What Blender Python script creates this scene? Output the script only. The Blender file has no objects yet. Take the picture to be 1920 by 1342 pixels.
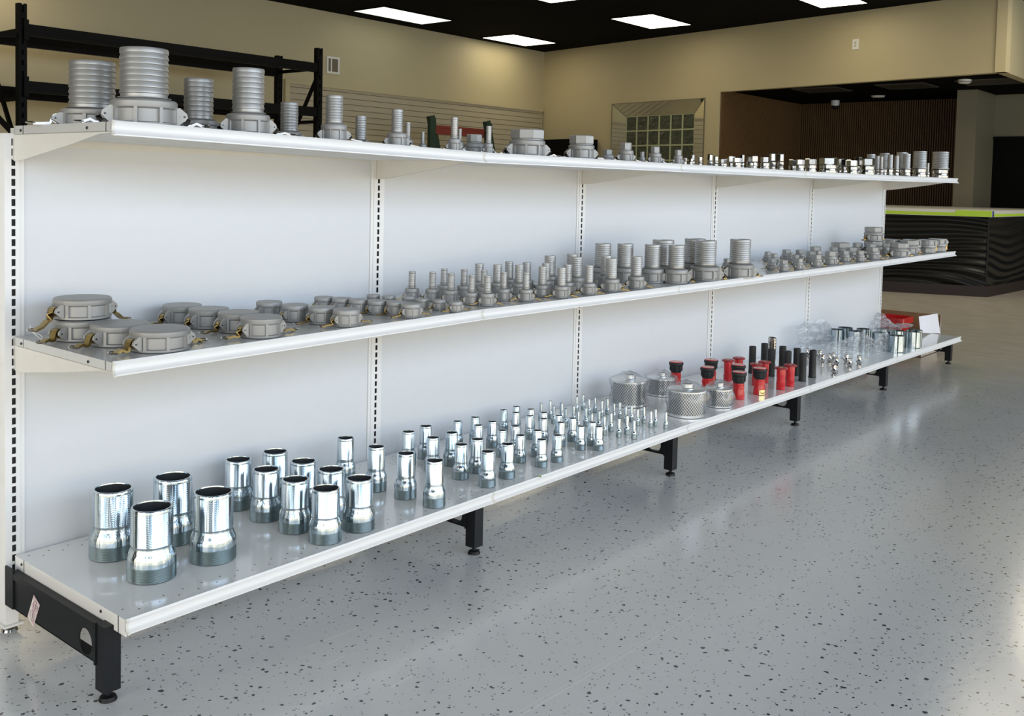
import bpy, math, random
from mathutils import Vector, Matrix
from math import sin, cos, pi, radians
random.seed(7)
S = bpy.context.scene
COL = S.collection

# ------------------------------------------------------------------ camera
PX_W, PX_H = 1920, 1342
FPX, YAW, PITCH, ROLL = 1863.5654, 0.70094, -0.04914, 0.0225
CAM = Vector((-1.1068, -2.5789, 1.1836)); SX, SY = -3.38, -233.89
FWD = Vector((cos(YAW)*cos(PITCH), sin(YAW)*cos(PITCH), sin(PITCH)))
RT0 = Vector((sin(YAW), -cos(YAW), 0)); UP0 = RT0.cross(FWD)
RT = RT0*cos(ROLL) + UP0*sin(ROLL); UP = -RT0*sin(ROLL) + UP0*cos(ROLL)
cd = bpy.data.cameras.new('camera'); cam = bpy.data.objects.new('camera', cd); COL.objects.link(cam)
m = Matrix((RT, UP, -FWD)).transposed().to_4x4(); m.translation = CAM
cam.matrix_world = m
cd.sensor_width = 36; cd.sensor_fit = 'HORIZONTAL'; cd.lens = FPX/PX_W*36
cd.shift_x = -SX/PX_W; cd.shift_y = SY/PX_W
cd.clip_start = .05; cd.clip_end = 120
S.camera = cam

# ------------------------------------------------------------------ light
S.view_settings.view_transform = 'Standard'; S.view_settings.look = 'None'
S.view_settings.gamma = 1; S.view_settings.use_curve_mapping = False
S.view_settings.exposure = 0.0
w = bpy.data.worlds.new('world'); S.world = w; w.use_nodes = True
w.node_tree.nodes['Background'].inputs[0].default_value = (.75, .85, 1, 1)
w.node_tree.nodes['Background'].inputs[1].default_value = .25
def area(name, loc, rot, sx, sy, power, col):
    l = bpy.data.lights.new(name, 'AREA'); l.shape = 'RECTANGLE'; l.size = sx; l.size_y = sy
    l.energy = power; l.color = col
    o = bpy.data.objects.new(name, l); o.location = loc; o.rotation_euler = rot; COL.objects.link(o); return o
# storefront: window wall behind the camera at y = -8, panes between dark mullions
WIN_Y = -5.2
PANES = [(-3.6 + i*1.22, 1.0) for i in range(14)]
SKY = (.66, .81, 1.0); PAVE = (1.0, .88, .66)
for cx, wd in PANES:
    area('daylight_sky', (cx, WIN_Y-.12, 2.36), (radians(90), 0, 0), wd, 1.38, 31, SKY)
    area('daylight_pavement', (cx, WIN_Y-.12, .80), (radians(90), 0, 0), wd, 1.3, 17, PAVE)
LEFT_X = -4.6
SIDEP = [-4.3 + i*1.22 for i in range(5)]
for cy in SIDEP:
    area('daylight_side_sky', (LEFT_X-.12, cy, 2.15), (radians(90), 0, radians(-90)), 1.0, 1.7, 17, (.9, .95, 1))
    area('daylight_side_pavement', (LEFT_X-.12, cy, .72), (radians(90), 0, radians(-90)), 1.0, 1.1, 17, PAVE)
# the rest of the grid of ceiling panels, above and behind the view
for lx, ly in ((3.3, 8.4), (5.9, 5.5), (3.3, 5.5), (5.9, 2.7), (8.5, 2.7), (3.3, 2.7), (.6, 2.7), (.6, 5.5), (8.5, -.3), (11.3, -.3), (.6, -.3)):
    area('ceiling_lamp', (lx, ly, 3.655), (0, 0, 0), 1.15, .6, 8 if (lx, ly) == (8.5, -.3) else 34 if lx > 8 and ly < 3 else 5 if ly < 0 else 13, (1, .88, .66))

# ------------------------------------------------------------------ helpers
def ray(u, v): return FWD + RT*((u-PX_W/2-SX)/FPX) - UP*((v-PX_H/2-SY)/FPX)
def hit(u, v, axis, val):
    d = ray(u, v); return CAM + d*((val-CAM[axis])/d[axis])
def interp(xs, ys, x):
    if x <= xs[0]: return ys[0]
    for i in range(len(xs)-1):
        if x <= xs[i+1]: return ys[i] + (ys[i+1]-ys[i])*(x-xs[i])/(xs[i+1]-xs[i])
    return ys[-1]
XS = [0, 1.23, 2.435, 3.64, 4.885, 6.155]
ZB = [.203, .211, .220, .211, .208, .199]
ZM = [.768, .784, .783, .783, .784, .787]
ZT = [1.302, 1.279, 1.279, 1.279, 1.284, 1.291]
DB, DM, DT = .569, .508, .502
def zs(Z, x): return interp(XS, Z, x)

class MB:
    def __init__(s): s.v = []; s.f = []; s.mi = []; s.cur = 0
    def add(s, vs, fs):
        b = len(s.v); s.v += [tuple(p) for p in vs]
        for f in fs: s.f.append([b+i for i in f]); s.mi.append(s.cur)
    def box(s, a, b):
        x0, y0, z0 = a; x1, y1, z1 = b
        s.add([(x0,y0,z0),(x1,y0,z0),(x1,y1,z0),(x0,y1,z0),(x0,y0,z1),(x1,y0,z1),(x1,y1,z1),(x0,y1,z1)],
              [(0,3,2,1),(4,5,6,7),(0,1,5,4),(1,2,6,5),(2,3,7,6),(3,0,4,7)])
    def lathe(s, prof, n=32, c=(0,0,0), cap0=False, cap1=False, M=None):
        vs = []
        for r, z in prof:
            for k in range(n):
                a = 2*pi*k/n; p = Vector((r*cos(a), r*sin(a), z))
                if M: p = M @ p
                vs.append((p.x+c[0], p.y+c[1], p.z+c[2]))
        fs = []
        for i in range(len(prof)-1):
            for k in range(n):
                k2 = (k+1) % n; fs.append((i*n+k, i*n+k2, (i+1)*n+k2, (i+1)*n+k))
        if cap0: fs.append(tuple(range(n))[::-1])
        if cap1: fs.append(tuple((len(prof)-1)*n+k for k in range(n)))
        s.add(vs, fs)
    def prism(s, poly, fn, a, b):
        """poly: 2D outline; fn(p, t) -> 3D; extruded from t=a to t=b"""
        n = len(poly)
        s.add([fn(p, a) for p in poly] + [fn(p, b) for p in poly],
              [tuple(range(n))[::-1], tuple(range(n, 2*n))] + [(i, (i+1) % n, n+(i+1) % n, n+i) for i in range(n)])
    def sweep(s, pts, prof, closed=False):
        """prof: list of (side, up) offsets; swept along pts"""
        pts = [Vector(p) for p in pts]; n = len(pts); m_ = len(prof); vs = []
        for i in range(n):
            if closed: t = (pts[(i+1) % n]-pts[i-1])
            else: t = pts[min(i+1, n-1)]-pts[max(i-1, 0)]
            t.normalize(); ref = Vector((0,0,1)) if abs(t.z) < .95 else Vector((0,1,0))
            sd = t.cross(ref).normalized(); up = sd.cross(t)
            vs += [pts[i]+sd*a+up*b for a, b in prof]
        fs = []
        for i in range(n if closed else n-1):
            j = (i+1) % n
            for k in range(m_): fs.append((i*m_+k, i*m_+(k+1) % m_, j*m_+(k+1) % m_, j*m_+k))
        if not closed: fs += [tuple(range(m_))[::-1], tuple((n-1)*m_+k for k in range(m_))]
        s.add(vs, fs)
    def tube(s, pts, r, n=8, closed=False):
        s.sweep(pts, [(r*cos(2*pi*k/n), r*sin(2*pi*k/n)) for k in range(n)], closed)
    def mesh(s, name, mats, smooth=False, angle=35):
        me = bpy.data.meshes.new(name); me.from_pydata(s.v, [], s.f)
        for mm in (mats if isinstance(mats, (list, tuple)) else [mats]): me.materials.append(mm)
        me.polygons.foreach_set('material_index', s.mi)
        import bmesh
        bm = bmesh.new(); bm.from_mesh(me); bmesh.ops.recalc_face_normals(bm, faces=bm.faces); bm.to_mesh(me); bm.free()
        if smooth:
            me.shade_smooth(); me.set_sharp_from_angle(angle=radians(angle))
        return me
    def build(s, name, mats, parent=None, smooth=False, angle=35):
        o = bpy.data.objects.new(name, s.mesh(name, mats, smooth, angle)); COL.objects.link(o)
        if parent: o.parent = parent
        return o
def tag(o, label=None, cat=None, group=None, kind=None):
    if label: o['label'] = label
    if cat: o['category'] = cat
    if group: o['group'] = group
    if kind: o['kind'] = kind
    return o
def struct(o): o['kind'] = 'structure'; return o
def empty(name, loc=(0,0,0), rz=0):
    o = bpy.data.objects.new(name, None); o.empty_display_size = .05; o.location = loc; o.rotation_euler = (0,0,rz); COL.objects.link(o); return o
ITEMS = {'b': [], 'm': [], 't': []}
def reg(lvl, o, r, follow=None): ITEMS[lvl].append([o, r, follow]); return o
def settle():
    """nudge neighbouring fittings apart along the line of sight until their bodies clear"""
    for lvl, D, Z in (('b', DB, ZB), ('m', DM, ZM), ('t', DT, ZT)):
        L = [i_ for i_ in ITEMS[lvl]]
        for it in range(120):
            moved = False
            for i in range(len(L)):
                for j in range(i+1, len(L)):
                    a, b = L[i], L[j]; d_ = b[0].location.xy-a[0].location.xy; need = a[1]+b[1]+.0015
                    if abs(d_.x) > need or abs(d_.y) > need: continue
                    dist = d_.length
                    if dist >= need: continue
                    moved = True; over = (need-dist)
                    if (b[0].location.xy-CAM.xy).length < (a[0].location.xy-CAM.xy).length: a, b = b, a
                    for o_, sg, k_ in ((b, 1, .5), (a, -1, .5)):
                        v_ = (o_[0].location.xy-CAM.xy).normalized()
                        o_[0].location.x += v_.x*sg*over*k_; o_[0].location.y += v_.y*sg*over*k_
                        lo, hi = -D+.022+o_[1], -.012-o_[1]
                        yc = max(lo, min(hi, o_[0].location.y))
                        if yc != o_[0].location.y:
                            t_ = (yc-o_[0].location.y)/v_.y if abs(v_.y) > .1 else 0
                            o_[0].location.x += v_.x*t_; o_[0].location.y = yc
                    d_ = b[0].location.xy-a[0].location.xy
                    if d_.length < need:
                        d_ = d_.normalized() if d_.length > 1e-5 else Vector((1, 0)); k_ = (need-(b[0].location.xy-a[0].location.xy).length)*.5
                        b[0].location.x += d_.x*k_; b[0].location.y += d_.y*k_; a[0].location.x -= d_.x*k_; a[0].location.y -= d_.y*k_
            if not moved: break
        for o_, r, fo in L:
            o_.location.x = max(r+.01, min(XS[-1]-r-.01, o_.location.x)); o_.location.z = zs(Z, o_.location.x)+.001
            if fo:
                for f_, dz in fo: f_.location = (o_.location.x, o_.location.y, o_.location.z+dz)
def copy_tree(o, parent=None):
    c = o.copy(); COL.objects.link(c); c.parent = parent
    for ch in list(o.children): copy_tree(ch, c)
    return c

# ------------------------------------------------------------------ materials
class NT:
    def __init__(s, name):
        s.m = bpy.data.materials.new(name); s.m.use_nodes = True; s.t = s.m.node_tree; s.b = s.t.nodes['Principled BSDF']
    def n(s, typ, **kw):
        nd = s.t.nodes.new(typ)
        for k, v in kw.items(): setattr(nd, k, v)
        return nd
    def l(s, a, b): s.t.links.new(a, b)
    def math(s, op, a, b=None, c=None):
        nd = s.n('ShaderNodeMath', operation=op)
        for i, x in enumerate((a, b, c)):
            if x is None: continue
            if isinstance(x, (int, float)): nd.inputs[i].default_value = x
            else: s.l(x, nd.inputs[i])
        return nd.outputs[0]
    def mix(s, f, a, b):
        nd = s.n('ShaderNodeMix', data_type='RGBA')
        for sock, x in ((nd.inputs[0], f), (nd.inputs[6], a), (nd.inputs[7], b)):
            if hasattr(x, 'links') or hasattr(x, 'is_linked'): s.l(x, sock)
            elif isinstance(x, (int, float)): sock.default_value = x
            else: sock.default_value = (*x, 1) if len(x) == 3 else x
        return nd.outputs[2]
    def ramp(s, f, stops):
        nd = s.n('ShaderNodeValToRGB'); r = nd.color_ramp
        while len(r.elements) < len(stops): r.elements.new(.5)
        for e, (p, c) in zip(r.elements, stops): e.position = p; e.color = (*c, 1) if len(c) == 3 else c
        s.l(f, nd.inputs[0]); return nd.outputs[0]
    def noise(s, scale, detail=2, vec=None, rough=.5):
        nd = s.n('ShaderNodeTexNoise'); nd.inputs['Scale'].default_value = scale; nd.inputs['Detail'].default_value = detail
        nd.inputs['Roughness'].default_value = rough
        if vec: s.l(vec, nd.inputs['Vector'])
        return nd.outputs['Fac']
    def coord(s, which='Object'): return s.n('ShaderNodeTexCoord').outputs[which]
    def geo(s): return s.n('ShaderNodeNewGeometry').outputs['Position']
    def xyz(s, v):
        nd = s.n('ShaderNodeSeparateXYZ'); s.l(v, nd.inputs[0]); return nd.outputs
    def bump(s, h, strength=.2, dist=.01):
        nd = s.n('ShaderNodeBump'); nd.inputs['Strength'].default_value = strength; nd.inputs['Distance'].default_value = dist
        s.l(h, nd.inputs['Height']); s.l(nd.outputs[0], s.b.inputs['Normal'])
    def set(s, **kw):
        for k, v in kw.items():
            i = s.b.inputs[k.replace('_', ' ')]
            if isinstance(v, tuple): i.default_value = (*v, 1) if len(v) == 3 else v
            elif isinstance(v, (int, float)): i.default_value = v
            else: s.l(v, i)
        return s
def plain(name, col, rough=.5, metal=0, bump=0, bscale=200, coat=0, var=.06):
    t = NT(name); f = t.noise(bscale*.12, 3, t.coord())
    c2 = tuple(max(0, x*(1-var*2)) for x in col)
    t.set(Base_Color=t.mix(f, col, c2), Roughness=rough, Metallic=metal, Coat_Weight=coat)
    t.b.inputs['Coat Roughness'].default_value = .05
    if bump: t.bump(t.noise(bscale, 3, t.coord()), bump, .002)
    return t.m
WHITE = plain('white_powder_coat', (.82, .82, .82), .32, var=.02)  # whiter than the panels: sky light on the rails painted in
CREAM = plain('cream_and_warm_lit', (.76, .745, .69), .38, var=.05)  # cream parts; on undersides and brackets it paints in warm bounced light
PANEL = plain('panel_white', (.69, .71, .74), .42, var=.015)
BLACKM = plain('black_metal', (.008, .009, .011), .45, bump=.05)
BLACKM.node_tree.nodes['Principled BSDF'].inputs['Specular IOR Level'].default_value = .25
RACKB = plain('rack_black', (.003, .003, .003), .5)
RACKB.node_tree.nodes['Principled BSDF'].inputs['Specular IOR Level'].default_value = .08
DARKIN = plain('hollow_shade', (.02, .02, .022), .7)  # near-black paints the shade inside slots, holes and bores
def cast(name, col, rough=.42, metal=.75):
    t = NT(name); co = t.coord()
    n1 = t.noise(9, 4, co); n2 = t.noise(420, 2, co)
    t.set(Base_Color=t.mix(n1, col, tuple(x*.86 for x in col)), Metallic=metal, Roughness=rough)
    t.bump(n2, .25, .0006); return t.m
CAST = cast('cast_aluminium', (.36, .36, .355), .48, .4)
CASTD = cast('cast_aluminium_shank', (.42, .415, .40), .42, .6)
CASTL = cast('machined_lug', (.38, .375, .36), .45, .3)
ZINC = NT('bright_zinc')
_co = ZINC.coord(); _mp = ZINC.n('ShaderNodeMapping'); ZINC.l(_co, _mp.inputs[0]); _mp.inputs['Scale'].default_value = (1, 1, .04)
_n = ZINC.noise(90, 3, _mp.outputs[0]); ZINC.bump(ZINC.noise(120, 3, _mp.outputs[0]), .5, .003)
ZINC.set(Base_Color=ZINC.mix(ZINC.ramp(_n, [(.38, (0,0,0)), (.62, (1,1,1))]), (.36, .45, .51), (.66, .72, .75)), Metallic=1.0, Roughness=.17); ZINC = ZINC.m  # light and dark streaks paint window reflections into the zinc
ZINCT = plain('zinc_thread', (.36, .44, .46), .3, 1.0)
DARKBORE = plain('dark_bore', (.05, .055, .06), .5, .6)
STEEL = plain('polished_steel', (.56, .55, .53), .14, 1.0)
BRASS = plain('yellow_zinc_arm', (.36, .26, .10), .3, 1.0)
SILV = plain('plated_arm', (.38, .37, .36), .25, 1.0)
BRASSP = plain('polished_brass', (.95, .78, .38), .15, 1.0)
RING = plain('pull_ring_steel', (.75, .72, .66), .2, 1.0)
TAGR = plain('copper_ring', (.55, .27, .17), .3, 1.0)
WIRE = plain('white_plastic_tie', (.85, .85, .85), .4)
RED = plain('red_enamel', (.62, .012, .018), .3, coat=.4)
REDD = plain('dark_red_rim', (.35, .012, .02), .35)
RUBBER = plain('black_rubber', (.012, .013, .014), .55, bump=.1, bscale=400)
PAPER = plain('white_card', (.85, .85, .9), .6)
BROWNC = plain('cardboard', (.30, .19, .09), .8, var=.1)  # darker brown holds the shade inside the box
BEIGEC = plain('cardboard_lit', (.46, .38, .32), .8, var=.1)  # same cardboard, lightened in colour for the lit side faces
GREENP = plain('green_paint', (.012, .035, .02), .45)
REDP = plain('red_beam_paint', (.20, .03, .018), .45)
BLACKC = plain('black_ceiling', (.004, .004, .004), .9)
BLACKC.node_tree.nodes['Principled BSDF'].inputs['Specular IOR Level'].default_value = .05
LEAF = plain('leaf', (.35, .5, .08), .5)
def film(name, wgt=.3, scale=30):
    t = NT(name); t.t.nodes.remove(t.b)
    out = t.t.nodes['Material Output']; tr = t.n('ShaderNodeBsdfTransparent'); gl = t.n('ShaderNodeBsdfGlossy')
    tr.inputs[0].default_value = (.97, .98, .99, 1); gl.inputs['Roughness'].default_value = .16
    df = t.n('ShaderNodeBsdfTranslucent'); df.inputs[0].default_value = (.9, .92, .95, 1)
    co = t.coord(); nz = t.noise(scale, 4, co, .6)
    bp = t.n('ShaderNodeBump'); bp.inputs['Strength'].default_value = .6; bp.inputs['Distance'].default_value = .006
    t.l(nz, bp.inputs['Height']); t.l(bp.outputs[0], gl.inputs['Normal'])
    lw = t.n('ShaderNodeLayerWeight'); lw.inputs[0].default_value = .35; t.l(bp.outputs[0], lw.inputs['Normal'])
    m1 = t.n('ShaderNodeMixShader'); m1.inputs[0].default_value = .25 + .4*(wgt > .5); t.l(gl.outputs[0], m1.inputs[1]); t.l(df.outputs[0], m1.inputs[2])
    fac = t.math('MULTIPLY_ADD', t.math('POWER', lw.outputs['Facing'], 1.6), .5, wgt*.26)
    m2 = t.n('ShaderNodeMixShader'); t.l(fac, m2.inputs[0]); t.l(tr.outputs[0], m2.inputs[1]); t.l(m1.outputs[0], m2.inputs[2])
    t.l(m2.outputs[0], out.inputs[0]); return t.m
FILM = film('clear_plastic_film'); FILM2 = film('crumpled_plastic_film', .7, 45)

# base deck with punched dots near front and rear
def deck_mat(name, col, rough, dots):
    t = NT(name); p = t.xyz(t.geo()); c = t.noise(8, 2, t.geo())
    base = t.mix(c, col, tuple(x*.96 for x in col))
    if dots:
        fac = None
        for yc, off in dots:
            ux = t.math('SUBTRACT', t.math('FRACT', t.math('DIVIDE', t.math('ADD', p[0], off), .0508)), .5)
            dx = t.math('MULTIPLY', ux, .0508); dy = t.math('SUBTRACT', p[1], yc)
            d = t.math('ADD', t.math('MULTIPLY', dx, dx), t.math('MULTIPLY', dy, dy))
            f = t.math('LESS_THAN', d, .0026**2)
            fac = f if fac is None else t.math('MAXIMUM', fac, f)
        base = t.mix(fac, base, (.12, .12, .12))
    t.set(Base_Color=base, Roughness=rough, Coat_Weight=.5); t.b.inputs['Coat Roughness'].default_value = .06
    return t.m
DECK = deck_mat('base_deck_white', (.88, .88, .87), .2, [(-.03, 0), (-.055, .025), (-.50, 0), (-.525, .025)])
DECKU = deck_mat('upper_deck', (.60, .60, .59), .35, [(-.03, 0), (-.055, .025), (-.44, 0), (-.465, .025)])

# walls
def wall_mat(name, col):
    t = NT(name); g = t.geo(); a = t.noise(90, 3, g)
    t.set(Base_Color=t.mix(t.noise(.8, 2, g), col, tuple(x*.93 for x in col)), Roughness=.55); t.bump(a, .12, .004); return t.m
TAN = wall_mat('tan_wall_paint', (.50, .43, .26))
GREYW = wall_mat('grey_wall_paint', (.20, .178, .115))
SLATW = plain('slatwall_beige', (.44, .38, .26), .5)
WOOD = plain('slat_oak', (.19, .105, .04), .5, var=.2)
FELT = plain('black_felt', (.008, .007, .006), .9)

# floor: grey epoxy with flakes, bare polished concrete farther in
t = NT('epoxy_flake_floor'); g = t.geo(); p = t.xyz(g)
big = t.noise(1.1, 3, g); n2 = t.noise(5, 4, g)
base = t.mix(big, (.655, .67, .68), (.72, .725, .72))
def flakes(scale, thr, dens, seed):
    mp = t.n('ShaderNodeMapping'); t.l(g, mp.inputs[0]); mp.inputs['Location'].default_value = (seed, seed*2, seed*.5); mp.inputs['Scale'].default_value = (1, 1, .02)
    nz = t.n('ShaderNodeTexNoise'); nz.inputs['Scale'].default_value = 60; t.l(mp.outputs[0], nz.inputs[0])
    ad = t.n('ShaderNodeVectorMath', operation='MULTIPLY_ADD'); t.l(nz.outputs['Color'], ad.inputs[0]); ad.inputs[1].default_value = (.016, .016, 0); t.l(mp.outputs[0], ad.inputs[2])
    vo = t.n('ShaderNodeTexVoronoi'); vo.inputs['Scale'].default_value = scale; t.l(ad.outputs[0], vo.inputs['Vector'])
    sep = t.n('ShaderNodeSeparateColor'); t.l(vo.outputs['Color'], sep.inputs[0])
    size = t.math('MULTIPLY', sep.outputs[1], thr)
    on = t.math('LESS_THAN', vo.outputs['Distance'], size)
    dn = t.noise(1.7, 3, mp.outputs[0])
    keep = t.math('LESS_THAN', sep.outputs[0], t.math('MULTIPLY', dn, dens))
    return t.math('MULTIPLY', on, keep)
fd = flakes(60, .34, .8, 3.1); fw = flakes(70, .3, .35, 8.7); fg = flakes(95, .33, .8, 5.5)
c = t.mix(fg, base, (.24, .25, .26)); c = t.mix(fw, c, (.70, .70, .69)); c = t.mix(fd, c, (.035, .04, .05))
st = t.n('ShaderNodeMapping'); t.l(g, st.inputs[0]); st.inputs['Scale'].default_value = (5, .9, 1)
conc = t.mix(t.noise(3, 6, st.outputs[0], .65), (.44, .38, .29), (.70, .64, .53))
edge = t.math('ADD', t.math('ADD', p[0], t.math('MULTIPLY', p[1], .35)), t.math('MULTIPLY', big, 1.2))
mr = t.n('ShaderNodeMapRange'); mr.inputs[1].default_value = 5.2; mr.inputs[2].default_value = 6.8; t.l(edge, mr.inputs[0])
def scratch(a, b, wd):
    A = hit(a[0], a[1], 2, 0); B = hit(b[0], b[1], 2, 0); dx, dy = B.x-A.x, B.y-A.y; L2 = dx*dx+dy*dy
    px = t.math('SUBTRACT', p[0], A.x); py = t.math('SUBTRACT', p[1], A.y)
    al = t.math('DIVIDE', t.math('ADD', t.math('MULTIPLY', px, dx), t.math('MULTIPLY', py, dy)), L2)
    ds = t.math('ABSOLUTE', t.math('DIVIDE', t.math('SUBTRACT', t.math('MULTIPLY', px, dy), t.math('MULTIPLY', py, dx)), L2**.5))
    return t.math('MULTIPLY', t.math('LESS_THAN', ds, wd), t.math('MULTIPLY', t.math('GREATER_THAN', al, 0), t.math('LESS_THAN', al, 1)))
sc_ = None
for a_, b_2, w_2 in (((975,1342), (1305,1150), .0016), ((965,1338), (1240,1180), .0008), ((575,1214), (672,1176), .0018), ((560,1140), (585,1132), .002), ((735,1287), (775,1265), .002), ((612,1246), (645,1230), .0015), ((700,1197), (722,1192), .0018), ((1760,1175), (1890,1230), .0015)):
    f_ = scratch(a_, b_2, w_2); sc_ = f_ if sc_ is None else t.math('MAXIMUM', sc_, f_)
c = t.mix(t.math('MULTIPLY', sc_, .7), c, (.85, .85, .84))
c = t.mix(mr.outputs[0], c, conc)
ro = t.n('ShaderNodeMapRange'); ro.inputs[3].default_value = .16; ro.inputs[4].default_value = .30; t.l(n2, ro.inputs[0])
t.set(Base_Color=c, Roughness=ro.outputs[0], Coat_Weight=t.math('SUBTRACT', 1.0, t.math('MULTIPLY', mr.outputs[0], .8)), Coat_Roughness=.16); t.bump(t.math('ADD', t.noise(35, 3, g), t.math('MULTIPLY', fd, .3)), .22, .004)
FLOOR = t.m

def emis(name, col, strn):
    t = NT(name); g = t.coord(); t.set(Base_Color=(.8,.8,.8), Emission_Color=t.mix(t.noise(2, 2, g), col, tuple(x*.9 for x in col)), Emission_Strength=strn); return t.m
LAMPW = emis('warm_diffuser', (1.0, .90, .66), 5.5)
LAMPC = emis('cool_diffuser', (.74, .80, .72), 1.6)

# ------------------------------------------------------------------ room shell
CZ = 3.66
def slab(name, a, b, mat):
    q = MB(); q.box(a, b); return struct(q.build(name, mat))
slab('floor', (-8, -8, -.1), (17, 10, 0), FLOOR)
slab('ceiling', (-8, -8, CZ), (17, 10, CZ+.1), BLACKC)
slab('wall_back', (-8, 9.05, 0), (13.65, 9.2, CZ), TAN)
q = MB(); q.box((LEFT_X-.1, WIN_Y, 0), (LEFT_X, 2, .14)); q.box((LEFT_X-.1, WIN_Y, 3.05), (LEFT_X, 2, CZ)); q.box((LEFT_X-.1, SIDEP[-1]+.5, .14), (LEFT_X, 9.2, CZ)); q.box((LEFT_X-.1, 2, 0), (LEFT_X, 9.2, CZ))
for cy in SIDEP: q.box((LEFT_X-.1, cy-.72, .14), (LEFT_X, cy-.5, 3.05))
struct(q.build('wall_left', TAN))
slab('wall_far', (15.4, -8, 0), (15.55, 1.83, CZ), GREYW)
# wall_right with the reception opening: runs slightly off square
BP, BQ = Vector((13.54, 9.06)), Vector((12.10, .72))
def onB(s, z, off=0):          # s metres from the corner towards the camera side
    d = (BQ-BP).normalized(); nn = Vector((d.y, -d.x)); q = BP + d*s + nn*off
    return (q.x, q.y, z)
LB = (BQ-BP).length
def bprism(mbx, s0, s1, z0, z1, o0, o1):
    mbx.add([onB(s0,z0,o0),onB(s1,z0,o0),onB(s1,z0,o1),onB(s0,z0,o1),onB(s0,z1,o0),onB(s1,z1,o0),onB(s1,z1,o1),onB(s0,z1,o1)],
            [(0,3,2,1),(4,5,6,7),(0,1,5,4),(1,2,6,5),(2,3,7,6),(3,0,4,7)])
SO = (BP-Vector((12.839, 4.989))).length      # opening starts here
SOF = 2.69
wsg = onB(3, 0, 1); INW = 1 if wsg[0] < onB(3, 0)[0] else -1     # +1: positive offset faces the room
# window cut
W0, W1, WZ0, WZ1 = 1.83, 3.84, .95, 2.60
q = MB(); th = -.12*INW
bprism(q, 0, W0, 0, CZ, 0, th); bprism(q, W1, SO, 0, CZ, 0, th)
bprism(q, W0, W1, 0, WZ0, 0, th); bprism(q, W0, W1, WZ1, CZ, 0, th)
bprism(q, SO, LB, SOF, CZ, 0, th)
q.box((12.10, .72, SOF), (15.5, .84, CZ))
struct(q.build('wall_right', TAN))

# mirrored bevel frame with glass blocks
wf = empty('window_1', onB(0, 0)); struct(wf)
G0, G1, GZ1 = 2.10, 3.60, 2.385; GZ0 = GZ1-6*.25
fr = MB()
def bp(s, z, o): return onB(s, z, o*INW)
O = [(W0, WZ0), (W1, WZ0), (W1, WZ1), (W0, WZ1)]; I = [(G0, GZ0), (G1, GZ0), (G1, GZ1), (G0, GZ1)]
for k in range(4):
    a, b, c_, d_ = O[k], O[(k+1) % 4], I[(k+1) % 4], I[k]
    vs = [bp(*a, .012), bp(*b, .012), bp(*c_, -.05), bp(*d_, -.05), bp(*a, -.03), bp(*b, -.03), bp(*c_, -.09), bp(*d_, -.09)]
    fr.add(vs, [(0,1,2,3), (4,7,6,5), (0,4,5,1), (2,6,7,3), (1,5,6,2), (0,3,7,4)])
MIRR = NT('bevelled_mirror'); MIRR.set(Base_Color=(.72, .70, .60), Metallic=1.0, Roughness=.03); MIRR = MIRR.m
FRM = fr.build('window_frame', MIRR, None)
TRIMD = plain('frame_line', (.16, .14, .09), .5)
tr_ = MB(); e = .012
for (s0, s1, z0, z1) in ((W0-e, W1+e, WZ1, WZ1+e), (W0-e, W1+e, WZ0-e, WZ0), (W0-e, W0, WZ0, WZ1), (W1, W1+e, WZ0, WZ1)):
    bprism(tr_, s0, s1, z0, z1, -.02*INW, .018*INW)
for k in range(4):
    a, d_ = O[k], I[k]
    va, vd = Vector(bp(*a, .014)), Vector(bp(*d_, -.047)); tr_.tube([va, vd], .004, 4)
T1 = tr_.build('window_edge', TRIMD, None)
GLB = NT('glass_block'); gg = GLB.geo()
GLB.set(Base_Color=GLB.mix(GLB.noise(9, 4, gg), (.015, .018, .012), (.10, .11, .08)), Roughness=.06); GLB.bump(GLB.noise(16, 2, gg), .8, .03); GLB = GLB.m
GROUT = plain('block_grout', (.42, .44, .26), .6)
gb = MB(); gr = MB(); cw = (G1-G0)/6
for i in range(6):
    for j in range(6):
        s0 = G0+i*cw+.012; s1 = G0+(i+1)*cw-.012; z0 = GZ0+j*.25+.012; z1 = GZ0+(j+1)*.25-.012
        bprism(gb, s0, s1, z0, z1, -.065*INW, -.11*INW)
for i in range(7): bprism(gr, G0+i*cw-.012, G0+i*cw+.012, GZ0, GZ1, -.055*INW, -.11*INW)
for j in range(7): bprism(gr, G0, G1, GZ0+j*.25-.012, GZ0+j*.25+.012, -.056*INW, -.109*INW)
T2 = gb.build('glass_block', GLB, None); T3 = gr.build('block_grout', GROUT, None)
for o in (FRM, T1, T2, T3):
    o.parent = wf; o.matrix_parent_inverse = Matrix.Translation(-Vector(wf.location))

# slat walls of the reception alcove
def slats_x(name, x0, x1, y, z0, z1, face):
    q = MB(); q.cur = 1; q.box((x0, y, z0), (x1, y+.02*-face, z1)); q.cur = 0; x = x0
    while x < x1-.02: q.box((x, y, z0), (x+.022, y+.014*face, z1)); x += .035
    return struct(q.build(name, [WOOD, FELT]))
slats_x('wall_alcove_left', 12.86, 15.8, 4.98, 0, 2.72, -1)
q = MB(); q.cur = 1; q.box((15.78, 1.8, 0), (15.85, 5.0, 2.72)); q.cur = 0; y = 1.95
while y < 4.97: q.box((15.76, y, 0), (15.79, y+.022, 2.72)); y += .038
struct(q.build('wall_alcove_back', [WOOD, FELT]))
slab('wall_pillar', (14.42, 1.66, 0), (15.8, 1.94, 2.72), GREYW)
q = MB(); q.prism([(12.235, .85), (15.9, .85), (15.9, 5.0), (12.95, 5.0)], lambda p_, t2: (p_[0], p_[1], t2), 2.72, 2.80)
struct(q.build('ceiling_alcove', BLACKC))
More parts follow.
